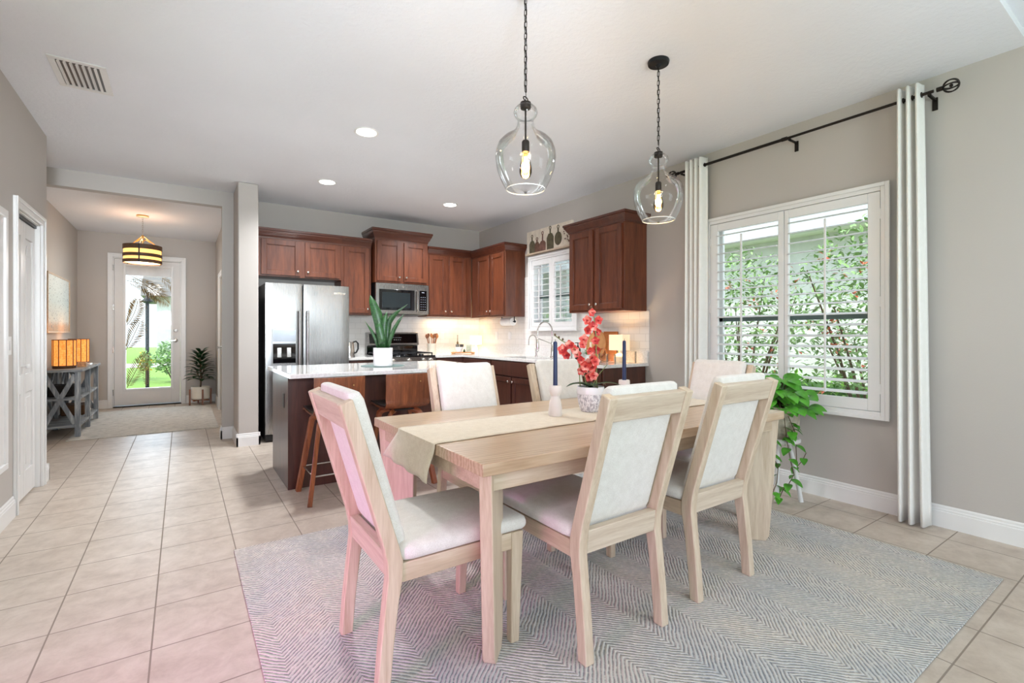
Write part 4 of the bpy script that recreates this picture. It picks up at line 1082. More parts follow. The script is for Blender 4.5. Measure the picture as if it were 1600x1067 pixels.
# paper towel
x, y = 3.80, 5.66
t = thing('paper_towel_holder', 'white paper towel roll hanging under the cabinet left of the kitchen window', 'paper towel', (3.8, 5.66, 1.38))
wp('paper_roll', MB().cyl((3.80, 5.53, 1.385), .055, .26, 28, 'y'), plain('paper', rgb(240, 236, 228), .95), t)
wp('holder_arm', MB().cyl((3.80, 5.50, 1.385), .008, .32, 10, 'y').box(3.795, 5.498, 1.385, 3.805, 5.508, 1.455).box(3.795, 5.812, 1.385, 3.805, 5.822, 1.455).sphere((3.80, 5.49, 1.385), .016, 12), M['ironblack'], t)
# faucets
bx, by = 3.83, 4.71
t = thing('kitchen_faucet', 'tall spring-neck brushed nickel kitchen faucet at the sink', 'faucet', (bx, by, ZC))
wp('faucet_base', MB().lathe([(.001, 0), (.028, 0), (.028, .012), (.02, .02), (.018, .12), (.014, .13), (.014, .2)], (bx, by, ZC), 20), M['chrome'], t)
pts = [(bx, by, ZC + .2), (bx, by, ZC + .33)] + [(bx - .115 + .115 * math.cos(a), by, ZC + .33 + .115 * math.sin(a)) for a in [PI * k / 12 for k in range(1, 12)]] + [(bx - .23, by, ZC + .33), (bx - .23, by, ZC + .22)]
wp('spring_neck', MB().tube(pts, .009, 12), M['chrome'], t)
wp('spray_head', MB().lathe([(.001, 0), (.018, 0), (.02, .03), (.015, .09), (.011, .12)], (bx - .23, by, ZC + .11), 18), M['chrome'], t)
wp('support_arm', MB().tube([(bx, by, ZC + .17), (bx - .23, by, ZC + .245)], .006, 8), M['chrome'], t)
wp('faucet_lever', MB().tube([(bx, by - .018, ZC + .09), (bx - .01, by - .075, ZC + .115)], .007, 8), M['chrome'], t)
bx, by = 3.83, 5.04
t = thing('filter_tap', 'small gooseneck water filter tap left of the tall faucet', 'faucet', (bx, by, ZC))
wp('tap_body', MB().lathe([(.001, 0), (.02, 0), (.02, .01), (.012, .02), (.012, .09), (.02, .1), (.008, .12)], (bx, by, ZC), 18), M['chrome'], t)
pts = [(bx, by, ZC + .1), (bx, by, ZC + .22)] + [(bx - .06 + .06 * math.cos(a), by, ZC + .22 + .06 * math.sin(a)) for a in [PI * k / 10 for k in range(1, 10)]] + [(bx - .12, by, ZC + .22), (bx - .122, by, ZC + .15)]
wp('tap_spout', MB().tube(pts, .006, 10), M['chrome'], t)
wp('tap_lever', MB().tube([(bx, by - .012, ZC + .06), (bx, by - .05, ZC + .075), (bx, by - .052, ZC + .12)], .004, 8), M['chrome'], t)
solo('glass_canister', MB().lathe([(.001, 0), (.05, 0), (.05, .11), (.046, .115), (.046, .006), (.001, .006)], (3.84, 4.42, ZC), 24), M['pglass'], 'short clear glass jar right of the faucet', 'jar', loc=(3.84, 4.42, ZC))
t = thing('soap_bottle', 'dark amber soap bottle on the counter behind the orchid', 'bottle', (3.86, 4.27, ZC))
wp('bottle_body', MB().lathe([(.001, 0), (.033, 0), (.034, .01), (.034, .12), (.012, .145), (.012, .16), (.001, .16)], (3.86, 4.27, ZC), 20), plain('amber_glass', rgb(58, 30, 18), .15), t)
wp('pump', MB().cyl((3.86, 4.27, ZC + .16), .006, .03, 8).box(3.82, 4.264, ZC + .188, 3.866, 4.276, ZC + .196), M['black'], t)
# boards leaning on the backsplash
def board(label, prof_mb, y, mat, tilt=8, dx=0):
    pass
F = Matrix.Translation((3.84, 3.98, ZC + .002)) @ Matrix.Rotation(R(9), 4, 'Y')
m = MB(F); pts = [(.155 * math.cos(2 * PI * k / 40), .17 + .17 * math.sin(2 * PI * k / 40)) for k in range(40)]
m.prism(pts, 'x', 0, .018); solo('round_board', m, M['boardlight'], 'round wooden cutting board leaning on the backsplash behind the orchid', 'cutting board', loc=(3.84, 3.98, ZC), bevel=.003)
F = Matrix.Translation((3.86, 3.79, ZC + .002)) @ Matrix.Rotation(R(7), 4, 'Y')
solo('cutting_board', MB(F).box(0, -.10, 0, .03, .10, .325), M['board'], 'thick rectangular cutting board leaning on the backsplash beside the round one', 'cutting board', loc=(3.86, 3.79, ZC), bevel=.004)
m = MB(); m.tube([(3.80, 3.80 + .055 * math.cos(a), ZC + .075 + .065 * math.sin(a)) for a in [2 * PI * k / 24 for k in range(24)]], .010, 8, closed=True)
solo('wooden_ring', m, M['board'], 'small knotted wooden ring ornament before the cutting board', 'ornament', loc=(3.80, 3.80, ZC))
t = thing('counter_plant', 'small green plant on the counter behind the orchid', 'plant', (3.66, 3.86, ZC))
wp('pot', MB().lathe([(.001, 0), (.035, 0), (.042, .07), (.038, .07), (.001, .06)], (3.66, 3.86, ZC), 20), M['ceramic'], t)
m = MB()
for k in range(26):
    a = random.uniform(0, 2 * PI); e = random.uniform(.2, 1.2); m.leaf((3.66, 3.86, ZC + .065), (math.cos(a), math.sin(a), e), (0, 0, 1), random.uniform(.06, .11), .035, droop=.35, n=4)
wp('leaves', m, M['leafbright'], t, recalc=False)
t = thing('pillar_candle', 'slim cream candle on a holder beside the small counter plant', 'candle', (3.60, 3.78, ZC))
wp('candle_stand', MB().lathe([(.001, 0), (.03, 0), (.008, .02), (.008, .06), (.02, .07), (.001, .07)], (3.60, 3.78, ZC), 20), M['ceramic'], t)
wp('wax', MB().cyl((3.60, 3.78, ZC + .07), .011, .14, 16), plain('cream_wax', rgb(240, 228, 208), .5), t)
for k in range(2):
    solo('glass_canister', MB().lathe([(.001, 0), (.045, 0), (.047, .01), (.047, .085), (.043, .09), (.043, .006), (.001, .006)], (3.66, 3.66 - k * .12, ZC), 24), M['pglass'],
         ['clear glass canister beside the cutting boards', 'clear glass canister before the lamp at the counter end'][k], 'jar', loc=(3.66, 3.66 - k * .12, ZC))
solo('glass_canister', MB().lathe([(.001, 0), (.062, 0), (.065, .01), (.065, .115), (.06, .12), (.06, .006), (.001, .006)], (3.80, 3.41, ZC), 28), M['pglass'], 'wide clear glass jar at the very end of the counter', 'jar', loc=(3.80, 3.41, ZC))
# outlets
for (x, y, ax, lb) in ((3.30, BY - .008, 'y', 'white outlet plate on the backsplash left of the tray'), (RX - .008, 6.20, 'x', 'white outlet plate on the backsplash right of the corner lamp'), (RX - .008, 5.85, 'x', 'white switch plate on the backsplash under the paper towel')):
    m = MB()
    if ax == 'y': m.box(x - .035, y - .006, 1.13, x + .035, y, 1.245)
    else: m.box(x - .006, y - .035, 1.13, x, y + .035, 1.245)
    solo('wall_outlet', m, M['white'], lb, 'outlet', group='outlet plates on the backsplash', loc=(x, y, 1.13), bevel=.003)

# decorative panel above the kitchen window
t = thing('wall_sign', 'rustic white picture board of hanging cutting boards above the kitchen window', 'wall art', (RX - .03, 4.93, 2.30))
wp('sign_panel', MB().box(RX - .03, 4.46, 2.30, RX, 5.39, 2.61), plain('whitewashed_board', rgb(222, 210, 192), .7, var=.12, nscale=14, bump=.3), t)
wp('sign_shelf', MB().box(RX - .06, 4.46, 2.285, RX, 5.39, 2.305), M['oak'], t)
def sil(u, w, h, hh, round_=False):
    m = MB(); X1 = RX - .034
    if round_: pts = [(-u + w / 2 * math.cos(a), 2.34 + h / 2 + h / 2 * math.sin(a)) for a in [2 * PI * k / 28 for k in range(28)]]
    else: pts = [(-u - w / 2, 2.315), (-u + w / 2, 2.315), (-u + w / 2, 2.315 + h * .75), (-u + w * .25, 2.315 + h), (-u - w * .25, 2.315 + h), (-u - w / 2, 2.315 + h * .75)]
    m.prism(pts, 'x', X1, RX - .03); top = (2.34 + h) if round_ else 2.315 + h
    m.box(X1, -u - .012, top - .01, RX - .03, -u + .012, top + hh); m.tube([(X1 + .002, -u + .018 * math.cos(a), top + hh + .012 + .02 * math.sin(a)) for a in [2 * PI * k / 14 for k in range(14)]], .005, 6, closed=True); return m
cs = [plain('olive_print', rgb(92, 84, 62), .7, var=.3, nscale=20), plain('brown_print', rgb(108, 76, 60), .7, var=.3, nscale=20), plain('brick_print', rgb(120, 84, 72), .7, var=.3, nscale=20)]
for k, (y, w, h, hh, rd) in enumerate(((5.27, .12, .16, .05, 0), (5.16, .10, .13, .03, 0), (5.04, .13, .13, .09, 0), (4.88, .14, .20, .06, 0), (4.72, .14, .17, .05, 1))):
    wp('painted_board', sil(-y, w, h, hh, rd), cs[k % 3] if k != 4 else cs[0], t, smooth=False)
m = MB()
for k in range(14): m.sphere((RX - .031, 4.56 + random.uniform(-.05, .05), 2.36 + .013 * k), random.uniform(.006, .011), 8)
wp('painted_garland', m, cs[1], t)

# ------------------------------------------------------------ pendants over the table
def link(m, c, r=.0095, l=.017, ang=0, rad=.0019):
    pts = []
    for k in range(12):
        a = 2 * PI * k / 12; u = r * math.cos(a) * .75; z = (l if math.sin(a) > 0 else -l) * .55 + r * .75 * math.sin(a)
        pts.append((c[0] + u * math.cos(ang), c[1] + u * math.sin(ang), c[2] + z))
    m.tube(pts, rad, 6, closed=True)
def pendant(label, x, y, zb, gs=1):
    t = thing('pendant_light', label, 'pendant light', (x, y, zb), group='glass pendants over the table')
    wp('canopy', MB().lathe([(.001, 0), (.062, 0), (.064, -.006), (.060, -.022), (.02, -.026), (.006, -.040), (.001, -.040)], (x, y, H), 32), M['ironblack'], t)
    m = MB(); z = H - .05; k = 0; ztop = zb + .405 + .045
    while z > ztop:
        link(m, (x, y, z), ang=(PI / 2 if k % 2 else 0) + .3); z -= .0275; k += 1
    m.tube([(x + .012 * math.cos(a), y + .006 * math.sin(a), zb + .428 + .013 * math.sin(a)) for a in [2 * PI * q / 16 for q in range(16)]], .003, 6, closed=True)
    wp('chain', m, M['iron'], t)
    wp('cord', MB().tube([(x + .003 * math.sin(q * 1.7), y + .003 * math.cos(q * 1.3), zb + .41 + (H - .03 - zb - .41) * q / 20) for q in range(21)], .0018, 5), M['black'], t)
    g = [(.096, 0), (.103, .006), (.125, .045), (.146, .10), (.153, .15), (.150, .185), (.136, .22), (.11, .245), (.078, .262), (.055, .28), (.044, .30), (.040, .32), (.043, .332), (.055, .345), (.061, .362), (.056, .38), (.040, .395), (.024, .402)]
    gl = wp('glass_shade', MB().lathe([(r * gs, q) for r, q in g], (x, y, zb), 56, False), M['pglass'], t)
    wp('shade_rim', MB().tube([(x + .0975 * gs * math.cos(a), y + .0975 * gs * math.sin(a), zb + .002) for a in [2 * PI * q / 48 for q in range(48)]], .0022, 6, closed=True), plain('glass_rim', rgb(236, 238, 236), .15), gl)
    wp('shade_cap', MB().lathe([(.001, .382), (.024, .382), (.025, .39), (.025, .41), (.012, .416), (.001, .416)], (x, y, zb), 20), M['iron'], t)
    wp('socket_stem', MB().cyl((x, y, zb + .23), .0045, .16, 10), M['iron'], t)
    wp('socket', MB().lathe([(.001, .178), (.017, .178), (.018, .19), (.018, .225), (.014, .232), (.001, .232)], (x, y, zb), 20), M['iron'], t)
    b = wp('bulb', MB().lathe([(.012, .182), (.015, .165), (.024, .13), (.0295, .10), (.029, .08), (.022, .062), (.010, .054), (.0005, .052)], (x, y, zb), 24, False), M['bulbglass'], t)
    f = MB()
    for q in range(6):
        a = q * PI / 3; f.tube([(x + .007 * math.cos(a), y + .007 * math.sin(a), zb + .155), (x + .011 * math.cos(a + .5), y + .011 * math.sin(a + .5), zb + .085)], .0014, 5)
    wp('filament', f, M['filament'], b)
    lamp('pendant_bulb_light', 'POINT', (x, y, zb + .12), 5, (1, .72, .42), radius=.03)
    return t
pendant('clear glass jug pendant light nearer the viewer, its canopy out of frame', 1.335, 1.84, 1.895, .93)
pendant('clear glass jug pendant light near the curtain, with round black canopy', 2.37, 1.905, 1.90, .96)

# ------------------------------------------------------------ curtains and rod
CX = 3.855
t = thing('curtain_rod', 'dark bronze curtain rod with round cage finials above the shuttered window', 'curtain rod', (CX, 1.94, 2.725))
wp('rod', MB().cyl((CX, 1.0, 2.725), .0095, 1.0, 14, 'y').cyl((CX, 1.9, 2.725), .012, .95, 14, 'y').cyl((CX, 1.88, 2.725), .015, .04, 14, 'y'), M['iron'], t)
for y, s in ((.985, -1), (2.865, 1)):
    m = MB().cyl((CX, min(y, y + s * .03), 2.725), .014, .03, 14, 'y')
    c = (CX, y + s * .068, 2.725); r = .038
    for k in range(4):
        a = k * PI / 4; m.tube([(c[0] + r * math.cos(q) * math.cos(a), c[1] + r * math.sin(q), c[2] + r * math.cos(q) * math.sin(a)) for q in [2 * PI * w / 20 for w in range(20)]], .004, 6, closed=True)
    m.sphere(c, .010, 10); wp('finial', m, M['iron'], t)
for y in (1.02, 1.86, 2.83):
    wp('bracket', MB().box(CX - .012, y - .008, 2.70, RX - .002, y + .008, 2.712).box(RX - .008, y - .014, 2.64, RX, y + .014, 2.72).box(CX - .010, y - .008, 2.70, CX + .010, y + .008, 2.716), M['iron'], t, bevel=.002)
def curtain(label, y0, y1, nf, flare, ph=0):
    m = MB(); K = nf * 14; rows = 26; vs = []; fs = []; z0, z1 = .012, 2.795
    for r_ in range(rows + 1):
        q = r_ / rows; z = z1 + (z0 - z1) * q
        a = y0 - flare * q; b = y1
        amp = .042 + .010 * q
        for k in range(K + 1):
            u = k / K; y = a + (b - a) * (u + .012 * math.sin(u * 2 * PI * nf * 2))
            s = math.sin(u * 2 * PI * nf + ph); s = math.copysign(abs(s) ** .6, s)
            x = CX - .004 + amp * s + .006 * math.sin(q * 6 + u * 9) * q
            vs.append((min(x, RX - .035), y, z))
    A = K + 1
    for i in range(rows):
        for k in range(K): fs.append((i * A + k, i * A + k + 1, (i + 1) * A + k + 1, (i + 1) * A + k))
    m._add(vs, fs)
    t = thing('curtain', label, 'curtain', (CX, (y0 + y1) / 2, 0), group='white curtain panels')
    wp('curtain_fabric', m, M['curtain'], t, recalc=False, solid=.003)
    g = MB()
    for k in range(nf * 2):
        y = y0 + (y1 - y0) * (k + .0) / (nf * 2) + .004; g.tube([(CX + .015 * math.cos(q), y, 2.725 + .015 * math.sin(q)) for q in [2 * PI * w / 14 for w in range(14)]], .003, 5, closed=True)
    wp('grommets', g, M['iron'], t)
curtain('white grommet curtain panel hanging right of the shuttered window', 1.055, 1.195, 3, .035, 2.2)
curtain('white grommet curtain panel hanging left of the shuttered window', 2.585, 2.775, 4, .0, 1.0)

# ------------------------------------------------------------ pothos on stool
sx_, sy_ = 3.70, 1.86
t = thing('plant_stool', 'small white wooden stool with splayed legs by the window wall', 'stool', (sx_, sy_, 0))
wp('stool_seat', MB().lathe([(.001, .415), (.13, .415), (.14, .422), (.14, .438), (.132, .445), (.001, .445)], (sx_, sy_, 0), 36), M['white_soft'], t)
for a in (PI + .35, -.30 - PI / 2 + .3, .9, 2.0 + .3):
    c, s = math.cos(a), math.sin(a)
    wp('leg', MB().tube([(sx_ + .075 * c, sy_ + .075 * s, .42), (sx_ + .155 * c, sy_ + .155 * s, 0)], .014, 12, radii=[.013, .016]), M['white_soft'], t)
ZS = .4455
t = thing('pothos', 'trailing pothos in a woven planter on the small white stool', 'potted plant', (sx_, sy_, ZS))
wp('planter', MB().lathe([(.001, 0), (.095, 0), (.11, .02), (.13, .10), (.138, .22), (.133, .235), (.124, .23), (.115, .19), (.001, .19)], (sx_, sy_, ZS), 36), M['terr'], t)
wp('soil', MB().lathe([(.116, .195), (.0005, .205)], (sx_, sy_, ZS), 20), M['soil'], t)
heart = lambda q: max(.02, math.sin(PI * min(1, q + .01) ** .6)) ** .8
m = MB(); sm = MB()
C0 = Vector((sx_, sy_, ZS + .20))
def pleaf(p, d, L): m.leaf(p, d, (0, 0, 1), L, L * .75, droop=random.uniform(.4, 1.1), n=10, fold=.22, prof=heart)
for k in range(84):
    a = random.uniform(0, 2 * PI); rr = random.uniform(.02, .20); hh = random.uniform(.03, .24) * (1.25 - rr * 3.2)
    p = C0 + Vector((rr * math.cos(a), rr * math.sin(a), hh))
    if p.x > RX - .12: p.x = RX - .12
    sm.tube([C0 + Vector((rr * .2 * math.cos(a), rr * .2 * math.sin(a), 0)), (C0 + p) / 2 + Vector((0, 0, .05)), p], .0025, 5)
    d = Vector((math.cos(a), math.sin(a), 0)) * .6 - FV * .6 + Vector((0, 0, random.uniform(-.5, .25)))
    if p.x > RX - .2: d.x = -abs(d.x)
    m.leaf(p, d, Vector((-.5, -.5, 1)), random.uniform(.095, .14), random.uniform(.07, .10), droop=random.uniform(.4, .9), n=10, fold=.18, prof=heart)
def vine(pts, leaves):
    P = [C0 + RV * (x / 209.) + FV * dd + Vector((0, 0, z)) for x, z, dd in [(a - 6, b - .05, c) for a, b, c in pts]]
    Q = []
    for i in range(len(P) - 1):
        for k in range(4): Q.append(P[i].lerp(P[i + 1], k / 4))
    Q.append(P[-1])
    Q = [Vector((min(q.x, RX - .06), q.y, max(.02, q.z))) for q in Q]
    sm.tube(Q, .0028, 5)
    for i in range(2, len(Q), max(1, len(Q) // leaves)):
        a = random.uniform(0, 2 * PI); d = Vector((math.cos(a), math.sin(a), -.4)) - FV * .5
        pleaf(Q[i], d, random.uniform(.06, .095)) if Q[i].x < RX - .15 else pleaf(Q[i], Vector((-1, -.5, -.3)), .07)
vine([(-20, .02, -.13), (-24, -.10, -.15), (-22, -.25, -.14), (-12, -.33, -.14), (-14, -.45, -.14), (-20, -.52, -.14)], 7)
vine([(-4, .02, -.15), (-2, -.12, -.16), (6, -.28, -.14), (14, -.40, -.12), (4, -.46, -.14), (-6, -.50, -.15), (-10, -.56, -.14)], 9)
vine([(14, .02, -.10), (16, -.10, -.12), (20, -.22, -.10), (26, -.36, -.06), (40, -.32, -.02), (48, -.27, .0)], 4)
vine([(2, .03, -.15), (8, -.06, -.17), (0, -.14, -.16)], 5)
wp('leaves', m, M['leafbright'], t, recalc=False); wp('vines', sm, M['brownstem'], t)

# ------------------------------------------------------------ foyer: console, lamps, art, pendant, plant
cx0, cx1, cy0, cy1, cz = -1.345, -.985, 7.55, 9.05, .80
t = thing('console_table', 'weathered grey wood console table with X braces in the foyer', 'table', ((cx0 + cx1) / 2, (cy0 + cy1) / 2, 0))
wp('console_top', MB().box(cx0 - .01, cy0 - .03, cz - .03, cx1 + .02, cy1 + .03, cz), M['driftwood'], t, bevel=.003)
pw = .05
for x in (cx0, cx1 - pw):
    for y in (cy0, (cy0 + cy1) / 2 - pw / 2, cy1 - pw): wp('leg', MB().box(x, y, .008 if x > -1.1 else 0, x + pw, y + pw, cz - .03), M['driftz'], t, bevel=.002)
for z in (.12, .44):
    wp('shelf', MB().box(cx0 + .005, cy0 + .004, z, cx1 - .005, cy1 - .004, z + .025), M['driftwood'], t, bevel=.002)
for y in (cy0 + .025, cy1 - .025):
    a, b = cx0 + pw, cx1 - pw
    wp('cross_brace', MB().bar((a, y, .16), (b, y, cz - .06), .02, .045, (0, 0, 1)).bar((a, y + .001, cz - .06), (b, y + .001, .16), .02, .045), M['driftz'], t)
for x in (cx0 + .015,):
    for (ya, yb) in ((cy0 + pw, (cy0 + cy1) / 2 - pw / 2), ((cy0 + cy1) / 2 + pw / 2, cy1 - pw)):
        wp('back_brace', MB().bar((x, ya, .16), (x, yb, cz - .06), .02, .04).bar((x + .001, ya, cz - .06), (x + .001, yb, .16), .02, .04), M['driftz'], t)
LG = N('woven_lamp_glow'); cc = LG.coord(scale=(1, 1, 1)); wv = LG.noise(cc, 60, 2)
sp = LG.n('SeparateXYZ'); LG.l(cc, sp.inputs[0])
LG.set(Base_Color=rgb(190, 120, 60), Roughness=.8, Emission_Color=LG.ramp(wv, [(.35, (1, .22, .03, 1)), (.65, (1, .42, .10, 1))]), Emission_Strength=1.1)
for (y, lb) in ((7.86, 'glowing orange woven drum lamp at the near end of the grey console'), (8.86, 'glowing orange woven drum lamp at the far end of the grey console')):
    x = -1.17
    t = thing('table_lamp', lb, 'lamp', (x, y, cz), group='orange drum lamps on the console')
    wp('lamp_base', MB().lathe([(.001, 0), (.104, 0), (.108, .01), (.108, .035), (.001, .035)], (x, y, cz), 36), M['bandwood'], t)
    m = MB(); m.lathe([(.108, .035), (.108, .34), (.105, .34), (.105, .036)], (x, y, cz), 40, False); wp('lamp_shade', m, LG.m, t)
    m = MB()
    for k in range(10):
        a = 2 * PI * k / 10; m.box(x + .11 * math.cos(a) - .004, y + .11 * math.sin(a) - .004, cz + .03, x + .11 * math.cos(a) + .004, y + .11 * math.sin(a) + .004, cz + .342)
    m.tube([(x + .109 * math.cos(a), y + .109 * math.sin(a), cz + .342) for a in [2 * PI * k / 32 for k in range(32)]], .005, 6, closed=True)
    wp('shade_ribs', m, M['bandwood'], t)
    wp('bulb', MB().sphere((x, y, cz + .17), .03, 14, 1.4), emit('lamp_bulb', (1, .7, .35, 1), 14), t)
    lamp('console_lamp_light', 'POINT', (x, y, cz + .40), 1.2, (1, .55, .22), radius=.05)
solo('book', MB().box(-1.13, 8.42, cz, -1.0, 8.62, cz + .025), M['ceramic'], 'white book on the grey console between the orange lamps', 'book', loc=(-1.06, 8.5, cz), bevel=.002)
solo('decor_box', MB().box(-1.08, 8.05, cz, -.995, 8.19, cz + .055), plain('tan_box', rgb(190, 150, 104), .6, var=.4, nscale=40), 'small patterned tan box on the grey console', 'box', loc=(-1.04, 8.12, cz), bevel=.003)
m = MB().box(-1.30, 7.75, .466, -1.06, 8.05, .60); solo('storage_basket', m, plain('dark_basket', rgb(52, 46, 42), .9, bump=.8), 'dark basket on the middle shelf of the grey console', 'basket', loc=(-1.18, 7.9, .466), bevel=.02)
m = MB().box(-1.30, 8.45, .146, -1.06, 8.80, .28); solo('storage_basket', m, plain('brown_basket', rgb(110, 78, 50), .9, bump=.8), 'brown basket on the lower shelf of the grey console', 'basket', loc=(-1.18, 8.6, .146), bevel=.02)
n = N('coastal_painting'); c = n.n('TexCoord'); sp = n.n('SeparateXYZ'); n.l(c.outputs['Object'], sp.inputs[0])
zf = n.math('ADD', n.math('MULTIPLY', sp.outputs[2], 1.35), n.math('MULTIPLY', n.noise(c.outputs['Object'], 8, 4), .12))
b1 = n.ramp(zf, [(.0, rgb(196, 160, 124)), (.17, rgb(206, 176, 146)), (.26, rgb(226, 226, 216)), (.6, rgb(206, 222, 222)), (1, rgb(222, 230, 228))])
sg = n.ramp(n.noise(n.coord(scale=(1, 1, 2.4)), 26, 2, .4), [(.63, (0, 0, 0, 1)), (.67, (1, 1, 1, 1))])
n.set(Base_Color=n.mix(n.math('MULTIPLY', sg, .7), b1, rgb(110, 128, 132)), Roughness=.7)
t = thing('wall_painting', 'pale blue painting of a flock of birds above the console', 'painting', (-1.367, 8.7, 1.24))
wp('canvas', MB().box(-1.367, 8.02, 1.25, -1.345, 9.37, 1.96), n.m, t)
m = MB(); 
for (a, b, c_, d) in ((8.0, 8.02, 1.23, 1.98), (9.37, 9.39, 1.23, 1.98)): m.box(-1.367, a, c_, -1.335, b, d)
m.box(-1.367, 8.02, 1.96, -1.335, 9.37, 1.98).box(-1.367, 8.02, 1.23, -1.335, 9.37, 1.25)
wp('picture_frame', m, M['oak'], t)
# foyer pendant
x, y = -.449, 8.45
t = thing('drum_chandelier', 'round banded drum chandelier glowing amber in the foyer', 'chandelier', (x, y, 2.18))
wp('canopy', MB().lathe([(.001, 0), (.07, 0), (.072, -.02), (.001, -.03)], (x, y, H), 28), M['brass'], t)
m = MB(); z = H - .045; k = 0
while z > 2.60: link(m, (x, y, z), ang=PI / 2 * (k % 2)); z -= .0275; k += 1
wp('chain', m, M['chrome'], t)
m = MB().cyl((x, y, 2.40), .012, .19, 10)
for k in range(3):
    a = 2 * PI * k / 3 + .4; m.tube([(x, y, 2.58), (x + .15 * math.cos(a), y + .15 * math.sin(a), 2.47), (x + .212 * math.cos(a), y + .212 * math.sin(a), 2.43)], .005, 6)
    m.tube([(x, y, 2.50), (x + .04 * math.cos(a), y + .04 * math.sin(a), 2.53), (x + .09 * math.cos(a), y + .09 * math.sin(a), 2.50)], .006, 6)
wp('arms', m, M['brass'], t)
SG = emit('amber_shade_glow', (1, .55, .16, 1), 1.6, rgb(220, 170, 100))
wp('drum_shade', MB().lathe([(.212, 2.205), (.212, 2.43), (.209, 2.43), (.209, 2.205)], (x, y, 0), 48, False), SG, t)
wp('drum_diffuser', MB().lathe([(.001, 2.210), (.203, 2.205), (.203, 2.209), (.001, 2.214)], (x, y, 0), 48), emit('amber_diffuser', (1, .62, .25, 1), 2.2, rgb(240, 200, 140)), t)
for k, z in enumerate((2.19, 2.275, 2.375)):
    h_ = .045 if k != 2 else .065
    wp('band', MB().lathe([(.215, z), (.221, z), (.221, z + h_), (.215, z + h_)], (x, y, 0), 56, False), M['bandwood'], t)
m = MB()
for k in range(3): a = 2 * PI * k / 3 + .4; m.box(x + .222 * math.cos(a) - .008, y + .222 * math.sin(a) - .008, 2.19, x + .222 * math.cos(a) + .008, y + .222 * math.sin(a) + .008, 2.44)
wp('straps', m, M['iron'], t)
lamp('chandelier_light', 'POINT', (x, y, 2.10), 16, (1, .95, .9), radius=.12)
lamp('chandelier_uplight', 'POINT', (x, y, 2.5), 3, (1, .93, .86), radius=.12)
# foyer plant
x, y = .265, 9.88
t = thing('plant_stand_legs', 'brown wooden planter stand by the front door', 'plant stand', (x, y, 0))
for k in range(4):
    a = PI / 4 * 1 + k * PI / 2 - YAW; wp('leg', MB().box(x + .155 * math.cos(a) - .013, y + .155 * math.sin(a) - .013, 0, x + .155 * math.cos(a) + .013, y + .155 * math.sin(a) + .013, .27), M['walnutleg'], t, bevel=.002)
wp('cross_bar', MB().bar((x - .105, y - .12, .085), (x + .105, y + .12, .085), .02, .022).bar((x - .12, y + .105, .085), (x + .12, y - .105, .085), .02, .022), M['walnutleg'], t)
t.name = 'planter_stand'
t = thing('fiddle_leaf_plant', 'bushy dark green plant in a white pot on a wooden stand by the front door', 'potted plant', (x, y, .0965))
wp('pot', MB().lathe([(.001, 0), (.12, 0), (.138, .02), (.138, .21), (.13, .215), (.12, .19), (.001, .19)], (x, y, .0965), 36), plain('cream_pot', rgb(232, 226, 212), .5), t)
wp('trunk', MB().tube([(x, y, .28), (x + .01, y, .45), (x - .005, y, .80)], .012, 8).tube([(x + .01, y, .42), (x + .05, y - .03, .62)], .008, 6).tube([(x, y, .40), (x - .06, y + .02, .60)], .008, 6), M['brownstem'], t)
m = MB()
for k in range(64):
    q = k / 64; a = k * 2.4; z = .42 + .50 * q; rr = .03 + .03 * math.sin(q * 3)
    el = .25 + .9 * q
    d = Vector((math.cos(a), math.sin(a), el))
    L = random.uniform(.19, .245) * (1.0 - .4 * q)
    m.leaf((x + rr * math.cos(a), y + rr * math.sin(a), z), d, (0, 0, 1), L, L * .5, droop=.9, n=6, fold=.2)
wp('leaves', m, M['leafdark'], t, recalc=False)

# ------------------------------------------------------------ left wall panel and switch
t = thing('wall_panel_art', 'tall white framed panel on the left wall at the frame edge', 'wall art', (LX, 4.10, .36))
wp('panel_frame', MB().box(LX, 3.85, .36, LX + .02, 4.35, .40).box(LX, 3.85, 1.95, LX + .02, 4.35, 2.0).box(LX, 3.85, .40, LX + .02, 3.90, 1.95).box(LX, 4.30, .40, LX + .02, 4.35, 1.95), M['white'], t, bevel=.004)
wp('panel_face', MB().box(LX, 3.90, .40, LX + .008, 4.30, 1.95), M['white_soft'], t)
t = thing('light_switch', 'white light switch plate left of the closet door', 'light switch', (LX, 4.445, 1.08))
wp('switch_plate', MB().box(LX, 4.41, 1.08, LX + .006, 4.48, 1.20), M['white'], t, bevel=.002)
wp('switch_rocker', MB().box(LX + .006, 4.43, 1.11, LX + .010, 4.46, 1.17), M['white_soft'], t, bevel=.001)

